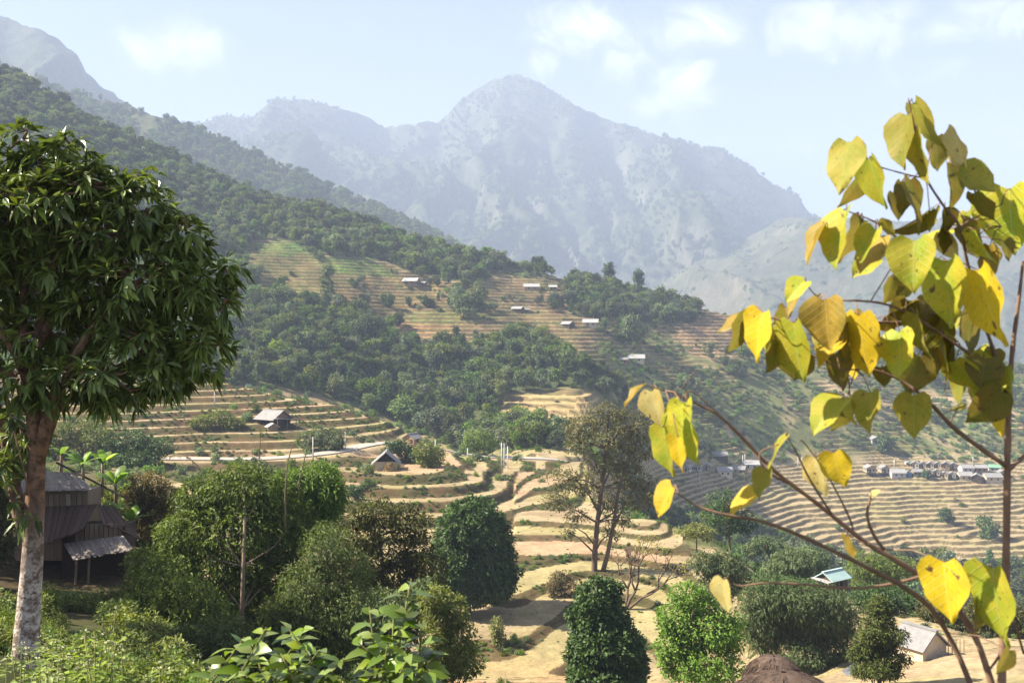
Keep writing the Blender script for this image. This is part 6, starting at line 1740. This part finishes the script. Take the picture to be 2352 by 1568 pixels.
# ------------------------------------------------------------------ yellow leaved sapling on the right
SD = 2.25
def mat_yleaf(name, base, edge, vein, trans):
    m, nt, out = new_mat(name)
    t = nd(nt, 'ShaderNodeTexCoord'); sx = nd(nt, 'ShaderNodeSeparateXYZ'); link(nt, t.outputs['Object'], sx.inputs[0])
    oi = nd(nt, 'ShaderNodeObjectInfo')
    ay = mth(nt, 'ABSOLUTE', sx.outputs['Y'])
    mp = nd(nt, 'ShaderNodeVectorMath', operation='ADD'); link(nt, t.outputs['Object'], mp.inputs[0])
    cmb = nd(nt, 'ShaderNodeCombineXYZ'); link(nt, mth(nt, 'MULTIPLY', oi.outputs['Random'], 40), cmb.inputs[0]); link(nt, cmb.outputs[0], mp.inputs[1])
    n1 = tnoise(nt, mp.outputs[0], 2.6, 4, .6); n2 = tnoise(nt, mp.outputs[0], 22, 3, .6)
    f = mth(nt, 'ADD', mrange(nt, n1, .35, .65), mth(nt, 'MULTIPLY', mth(nt, 'SUBTRACT', ay, .15), .9))
    c = mixc(nt, f, base, edge)
    nt.nodes[-1].clamp_factor = True
    c = mixc(nt, mrange(nt, n2, .60, .70), c, (edge[0] * .55, edge[1] * .42, edge[2] * .5))
    n3 = tnoise(nt, mp.outputs[0], 6.5, 2, .5)
    c = mixc(nt, mrange(nt, n3, .66, .72), c, (.14, .075, .03))
    v = mth(nt, 'SINE', mth(nt, 'MULTIPLY', mth(nt, 'SUBTRACT', sx.outputs['X'], mth(nt, 'MULTIPLY', ay, .75)), 44))
    vm = mth(nt, 'MULTIPLY', mrange(nt, v, .90, 1.0), .45)
    vm = mth(nt, 'MAXIMUM', vm, mth(nt, 'MULTIPLY', mrange(nt, ay, .014, .004), .8))
    c = mixc(nt, vm, c, vein)
    hs = nd(nt, 'ShaderNodeHueSaturation'); link(nt, c, hs.inputs['Color'])
    link(nt, mrange(nt, oi.outputs['Random'], 0, 1, .82, 1.15), hs.inputs['Value'])
    b = nd(nt, 'ShaderNodeBsdfPrincipled'); b.inputs['Roughness'].default_value = .5; b.inputs['Specular IOR Level'].default_value = .3
    link(nt, hs.outputs[0], b.inputs['Base Color'])
    bump(nt, vm, .35, .01, b)
    tr = nd(nt, 'ShaderNodeBsdfTranslucent'); link(nt, hs.outputs[0], tr.inputs['Color'])
    ms = nd(nt, 'ShaderNodeMixShader'); ms.inputs[0].default_value = trans
    link(nt, b.outputs[0], ms.inputs[1]); link(nt, tr.outputs[0], ms.inputs[2]); link(nt, ms.outputs[0], out.inputs['Surface'])
    return m
YM = {'y': mat_yleaf('leaf_yellow', (0.72, 0.49, 0.015), (0.60, 0.43, 0.03), (0.76, 0.58, 0.12), .45),
      'l': mat_yleaf('leaf_lime', (0.33, 0.40, 0.03), (0.50, 0.42, 0.035), (0.50, 0.50, 0.14), .45),
      'o': mat_yleaf('leaf_olive', (0.29, 0.30, 0.035), (0.42, 0.33, 0.05), (0.42, 0.42, 0.10), .5),
      'a': mat_yleaf('leaf_amber', (0.42, 0.27, 0.035), (0.30, 0.22, 0.035), (0.48, 0.36, 0.10), .42),
      'd': mat_yleaf('leaf_shaded', (0.17, 0.17, 0.02), (0.26, 0.18, 0.03), (0.27, 0.25, 0.07), .45),  # shade put into the colour, for leaves lying dark in the spray
      'p': mat_yleaf('leaf_pale', (0.68, 0.56, 0.20), (0.60, 0.44, 0.12), (0.74, 0.64, 0.30), .5)}
def heart(seed, mat):
    """unit leaf along +x, half width about .42"""
    rng = np.random.default_rng(seed)
    rows = [(0.0, .20), (.06, .34), (.16, .43), (.30, .455), (.45, .42), (.60, .34), (.74, .24), (.86, .13), (.95, .045), (1.0, 0.004)]
    fold = rng.uniform(-.05, .45); curl = rng.uniform(-.15, .45); tw = rng.uniform(-.45, .45); wav = rng.uniform(.015, .055); ph = rng.random() * 6
    ss = np.linspace(-1, 1, 9); V = []; Q = []
    for i, (t_, w_) in enumerate(rows):
        for s_ in ss:
            x_ = t_ - .12 * max(0, (abs(s_) - .12)) * (1 - min(1, t_ / .25)) * (1 if i else 1.0)
            y_ = s_ * w_ * (1 + .03 * rng.normal() * (abs(s_) > .9))
            z_ = fold * abs(y_) - curl * t_ * t_ * .6 + tw * y_ * t_ + wav * math.sin(t_ * 11 + s_ * 3 + ph) * abs(s_)
            V.append((x_, y_, z_))
        if i:
            o = (i - 1) * 9
            for k_ in range(8): Q.append((o + k_, o + 9 + k_, o + 10 + k_, o + 1 + k_))
    return np_mesh('leaf', V, Q, None, [mat], smooth=True)
HM = {key: [heart(i * 13 + ord(key), mt) for i in range(9)] for key, mt in YM.items()}

A = lambda x_, y_: (1837.5 + x_ * .2604, 212.3 + y_ * .2604)
Bc = lambda x_, y_: (1625.2 + x_ * .3021, 620.7 + y_ * .3021)
Cc = lambda x_, y_: (1184.2 + x_ * .4167, 898.4 + y_ * .4167)
Dc = lambda x_, y_: (1633.4 + x_ * .427, 898.4 + y_ * .427)
LEAVES = []
def add(fn, sc, rows):
    for (bx, by, tx, ty, w, c_, *dd) in rows:
        LEAVES.append((*fn(bx, by), *fn(tx, ty), w * sc, c_, dd[0] if dd else 0.0))
add(A, .2604, [(430, 440, 350, 920, 340, 'o', -.1), (610, 590, 760, 1050, 270, 'l', -.05), (960, 200, 910, 700, 230, 'o'), (1000, 100, 1180, 580, 190, 'o', -.05), (1030, 350, 1180, 810, 180, 'o', -.1),
   (1190, 400, 1240, 700, 165, 'd', .05), (1445, 620, 1330, 265, 130, 'p'), (1300, 620, 1390, 1080, 190, 'd', .05), (1400, 700, 1720, 890, 210, 'o'), (1850, 850, 1850, 1460, 480, 'l', .1),
   (1540, 890, 1720, 1130, 130, 'd', -.05), (1430, 1160, 1770, 1440, 230, 'd'), (1550, 1220, 1690, 1560, 150, 'l', -.1), (970, 780, 1060, 1270, 160, 'd', -.05), (900, 790, 930, 1090, 150, 'd', .05),
   (1200, 1030, 1150, 1240, 90, 'o'), (1140, 1030, 830, 1290, 130, 'd', .05), (585, 640, 400, 1050, 130, 'd', .08), (410, 1050, 250, 1560, 180, 'l', -.05), (220, 1170, 30, 1520, 110, 'a'),
   (560, 1130, 390, 1560, 190, 'd', .06), (670, 1210, 490, 1490, 220, 'l', -.1), (715, 1280, 510, 1600, 180, 'a', -.02), (700, 1180, 850, 1255, 110, 'o', .05), (1270, 1240, 1250, 1440, 130, 'd', .05),
   (1260, 1230, 1400, 1480, 150, 'p', .12), (1500, 1320, 1540, 1480, 80, 'p', .1), (1800, 1310, 1860, 1500, 120, 'd', -.1), (560, 560, 600, 700, 60, 'd', .05), (780, 1300, 720, 1480, 110, 'd', .1)])
LEAVES += [(2102, 553, 2090, 674, 114, 'l', -.18), (2175, 600, 2175, 748, 100, 'l', -.12), (2085, 690, 2050, 760, 60, 'd', .05), (2130, 690, 2120, 800, 70, 'd', .08), (2050, 640, 2035, 705, 44, 'd', .05), (2230, 640, 2250, 720, 60, 'd', .1)]
add(Bc, .3021, [(745, 88, 580, 235, 150, 'l'), (735, 140, 590, 385, 95, 'a'), (590, 280, 515, 430, 90, 'd'), (335, 290, 80, 490, 75, 'a'), (310, 350, 150, 640, 180, 'd', .05), (420, 320, 330, 710, 270, 'y', -.1),
   (545, 560, 430, 785, 180, 'd', .05), (660, 400, 680, 875, 250, 'l', -.05), (765, 640, 690, 850, 110, 'd', .06), (600, 640, 645, 850, 110, 'd', .06), (900, 225, 920, 630, 350, 'a', -.12), (1010, 540, 812, 710, 170, 'y', -.05),
   (830, 225, 715, 335, 90, 'd', .05), (1150, 345, 1195, 835, 290, 'y', -.1), (1090, 420, 1075, 700, 130, 'd'), (960, 640, 1020, 925, 210, 'd', .05), (1110, 670, 1120, 835, 120, 'y', .1), (1460, 470, 1460, 845, 260, 'l', -.12),
   (1320, 740, 1350, 890, 150, 'd', .05), (1590, 330, 1650, 705, 150, 'o', -.05), (1710, 230, 1660, 545, 170, 'd', .05), (1570, 270, 1345, 375, 110, 'd', .05), (1870, -10, 1800, 450, 320, 'l', -.1), (2060, 0, 2200, 615, 350, 'y', -.2),
   (1600, 650, 1510, 960, 320, 'd'), (1570, 950, 1560, 1295, 290, 'o', -.05), (1240, 930, 1240, 1255, 245, 'o', -.05), (1030, 985, 770, 1235, 190, 'l', -.05), (1085, 975, 1095, 1195, 120, 'o'), (1040, 1080, 950, 1245, 140, 'd', .06),
   (1800, 520, 1850, 935, 120, 'd', -.05), (2000, 300, 2000, 690, 190, 'd'), (2110, 670, 2080, 900, 290, 'd', -.05), (1940, 740, 1930, 895, 90, 'y', .05), (2220, 830, 2010, 960, 200, 'l'), (2230, 920, 1990, 1185, 250, 'd', -.05),
   (2250, 1080, 2230, 1275, 150, 'y', .05), (2290, 730, 2310, 970, 110, 'l'), (1790, 460, 1910, 570, 90, 'o'), (1960, 1030, 1790, 1050, 50, 'o'), (1330, 380, 1430, 470, 130, 'a'), (1700, 600, 1720, 830, 130, 'd', .06), (2180, 600, 2160, 760, 150, 'd', .1), (1110, 320, 1200, 380, 90, 'a'), (870, 560, 960, 690, 130, 'y', .1)])
LEAVES += [(1477, 886, 1430, 933, 16, 'a', 0), (1498, 898, 1516, 982, 58, 'p', 0)]
add(Cc, .4167, [(945, 62, 990, 425, 175, 'l', -.05), (925, 75, 890, 330, 120, 'l', -.1), (815, 200, 840, 485, 125, 'l'), (895, 255, 900, 462, 128, 'y', -.15), (865, 525, 762, 692, 105, 'y'), (1490, 248, 1370, 445, 55, 'o'),
   (1385, 435, 1345, 605, 130, 'o', -.05), (1325, 560, 1165, 700, 115, 'y'), (1150, 1038, 1162, 1228, 115, 'p', -.15)])
add(Dc, .427, [(560, 358, 592, 580, 140, 'p'), (660, 330, 712, 530, 170, 'y', -.08), (728, 778, 766, 908, 46, 'a'), (1255, 918, 1270, 1268, 275, 'y', -.25), (1510, 950, 1545, 1405, 270, 'l', -.15), (1440, 1110, 1455, 1330, 130, 'd', -.05), (1605, 1390, 1555, 1535, 65, 'd', -.2), (860, 560, 905, 520, 30, 'p')])
rx_l = np.random.default_rng(31)
for _ in range(30):     # smaller leaves deeper in the spray
    cx_, cy_, sx_, sy_ = [(2120, 430, 90, 70), (2200, 560, 90, 90), (2030, 590, 110, 60), (2170, 760, 120, 80), (1900, 760, 150, 40), (2240, 860, 70, 60)][rx_l.integers(0, 6)]
    bx_, by_ = cx_ + rx_l.normal() * sx_ * .6, cy_ + rx_l.normal() * sy_ * .6
    ln_ = rx_l.uniform(50, 92); a_ = math.pi / 2 + rx_l.normal() * .45
    LEAVES.append((bx_, by_, bx_ + math.cos(a_) * ln_, by_ + math.sin(a_) * ln_, ln_ * rx_l.uniform(.4, .85), 'ololdla'[rx_l.integers(0, 7)], rx_l.uniform(.03, .22)))
sroot = P3(2300, 2420, SD)
sap = empty('sapling', sroot)
tag(sap, 'slim sapling with large heart shaped yellow and green leaves close at the right', 'sapling')
BR = [  # sheet polyline, radius in sheet units at start, end
    ([(2292, 2450), (2296, 1900), (2300, 1600), (2310, 1320), (2314, 1060), (2318, 900), (2326, 800), (2340, 690), (2350, 600)], 12, 3),
    ([(2316, 930), (2290, 830), (2254, 720), (2222, 604), (2204, 520), (2168, 474), (2126, 406), (2110, 338), (2094, 262), (2086, 226)], 5, 1.4),
    ([(2312, 1070), (2200, 990), (2136, 925), (2080, 880), (2010, 850), (1930, 850)], 6, 1.6),
    ([(2298, 1640), (2230, 1440), (2110, 1320), (1990, 1246), (1880, 1158), (1780, 1082), (1700, 1000), (1646, 950), (1590, 922), (1577, 900)], 8, 1.6),
    ([(2240, 1600), (2190, 1480), (2110, 1370), (1900, 1258), (1760, 1200), (1660, 1180), (1600, 1160), (1550, 1128)], 7, 1.6),
    ([(2120, 1322), (2040, 1342), (1950, 1350), (1850, 1342), (1760, 1338), (1702, 1345), (1680, 1338)], 4, 1.4),
    ([(2030, 1262), (2004, 1222), (1992, 1180), (2000, 1142)], 4.5, 3),
    ([(1910, 1180), (1860, 1100), (1830, 1040), (1808, 1002)], 3, 1.2),
    ([(1810, 1110), (1760, 1080), (1745, 1040), (1790, 1020)], 3, 1.2),
    ([(1960, 1215), (1945, 1175), (1900, 1090), (1850, 1020), (1836, 1010)], 2.6, 1.2),
    ([(2290, 850), (2210, 800), (2120, 740), (2040, 700), (1960, 690), (1890, 690), (1850, 650)], 4.5, 1.2),
    ([(2120, 740), (2060, 740), (1980, 740), (1880, 745), (1790, 735), (1730, 715)], 3.5, 1.2),
    ([(2230, 640), (2150, 600), (2080, 560), (2010, 510), (1950, 486), (1945, 480)], 3.5, 1.2),
    ([(2204, 520), (2250, 495), (2300, 470)], 2.6, 1.2), ([(2126, 410), (2080, 400), (2010, 380), (1990, 366)], 2.2, 1.1), ([(2218, 400), (2240, 440), (2262, 480), (2300, 520)], 2.4, 1.2),
    ([(1700, 1000), (1600, 905), (1578, 900), (1572, 880), (1600, 850)], 1.6, .8), ([(1592, 922), (1540, 900), (1500, 890), (1478, 884)], 2, 1.0), ([(2314, 1080), (2360, 1040), (2420, 980)], 6, 3),
    ([(2000, 1250), (1965, 1240), (1948, 1225)], 2, 1), ([(2270, 1540), (2300, 1490), (2290, 1420), (2275, 1330), (2200, 1300), (2166, 1292)], 3, 1.2), ([(2352, 1500), (2300, 1340), (2270, 1310)], 3, 1.2)]
rngs = np.random.default_rng(17)
samples = []
ks = SD / F
for bi, (pl, r0_, r1_) in enumerate(BR):
    offs = np.cumsum(rngs.normal(size=len(pl)) * .012) if bi else np.zeros(len(pl))
    pts = [P3(x_, y_, SD + o_) - sroot for (x_, y_), o_ in zip(pl, offs)]
    # resample smoothly
    dense = []; 
    for i in range(len(pts) - 1):
        p0, p1, p2, p3 = pts[max(i - 1, 0)], pts[i], pts[i + 1], pts[min(i + 2, len(pts) - 1)]
        for t_ in (0, .25, .5, .75):
            dense.append(.5 * ((2 * p1) + (p2 - p0) * t_ + (2 * p0 - 5 * p1 + 4 * p2 - p3) * t_ * t_ + (3 * p1 - p0 - 3 * p2 + p3) * t_ ** 3))
    dense.append(pts[-1])
    nn_ = len(dense)
    rads = [(r0_ + (r1_ - r0_) * i / (nn_ - 1)) * ks * (1 + .10 * math.sin(i * 2.7 + bi)) for i in range(nn_)]
    samples.append((dense, rads))
M_BARK_SAP = mat_simple('bark_twig', (0.26, 0.155, 0.095), (0.15, 0.09, 0.06), 40, stretch=(1, 1, .5), bmp=.3, bdist=.004)
for bi, (dense, rads) in enumerate(samples):
    MB().tube(dense, rads, 10 if bi == 0 else 7).build('stem' if bi == 0 else 'branch', M_BARK_SAP, sap, True)
allp = np.array([tuple(p_) for dense, _ in samples for p_ in dense])
for li, (bx, by, tx, ty, w, c_, off) in enumerate(LEAVES):
    d_ = SD + off + rngs.uniform(-.05, .05)
    bp = P3(bx, by, d_) - sroot; tp2 = P3(tx, ty, d_ + rngs.uniform(-.02, .02)) - sroot
    ax = tp2 - bp; Ln = ax.length
    ax.normalize()
    wv = w * d_ / F
    ratio = min(.98, wv / (.91 * Ln))
    ang = math.acos(ratio)
    if ratio > .95: ang = .3
    view = -((bp + tp2) / 2 + sroot).normalized()
    n0_ = (view - ax * view.dot(ax)).normalized()
    sgn = 1.0
    cand = [Matrix.Rotation(s_ * ang, 3, ax) @ n0_ for s_ in (1, -1)]
    if c_ == 'd': nv = min(cand, key=lambda v_: abs(v_.dot(SUN_DIR)))
    else: nv = max(cand, key=lambda v_: v_.dot(SUN_DIR))
    # tilt the blade a little towards the light or away from it
    nv = (nv + (SUN_DIR * (.22 if c_ != 'd' else .05))).normalized()
    sx_ = Ln
    me = HM[c_][li % 9]
    wr = max(.75, min(1.4, 1.08 * wv / (.91 * Ln * max(ratio, .35))))
    Ln *= .97
    o = place_leaf(me, bp, ax, nv, Ln, sap, wr=wr)
    dd = np.linalg.norm(allp - np.array(tuple(bp)), axis=1); j = int(np.argmin(dd))
    q = Vector(allp[j])
    if dd[j] < .22:
        md = q.lerp(bp, .5) + Vector((0, 0, .012))
        MB().tube([q, md, bp], [.0016, .0013, .0012], 5).build('leaf_stalk', M_BARK_SAP, sap, True)
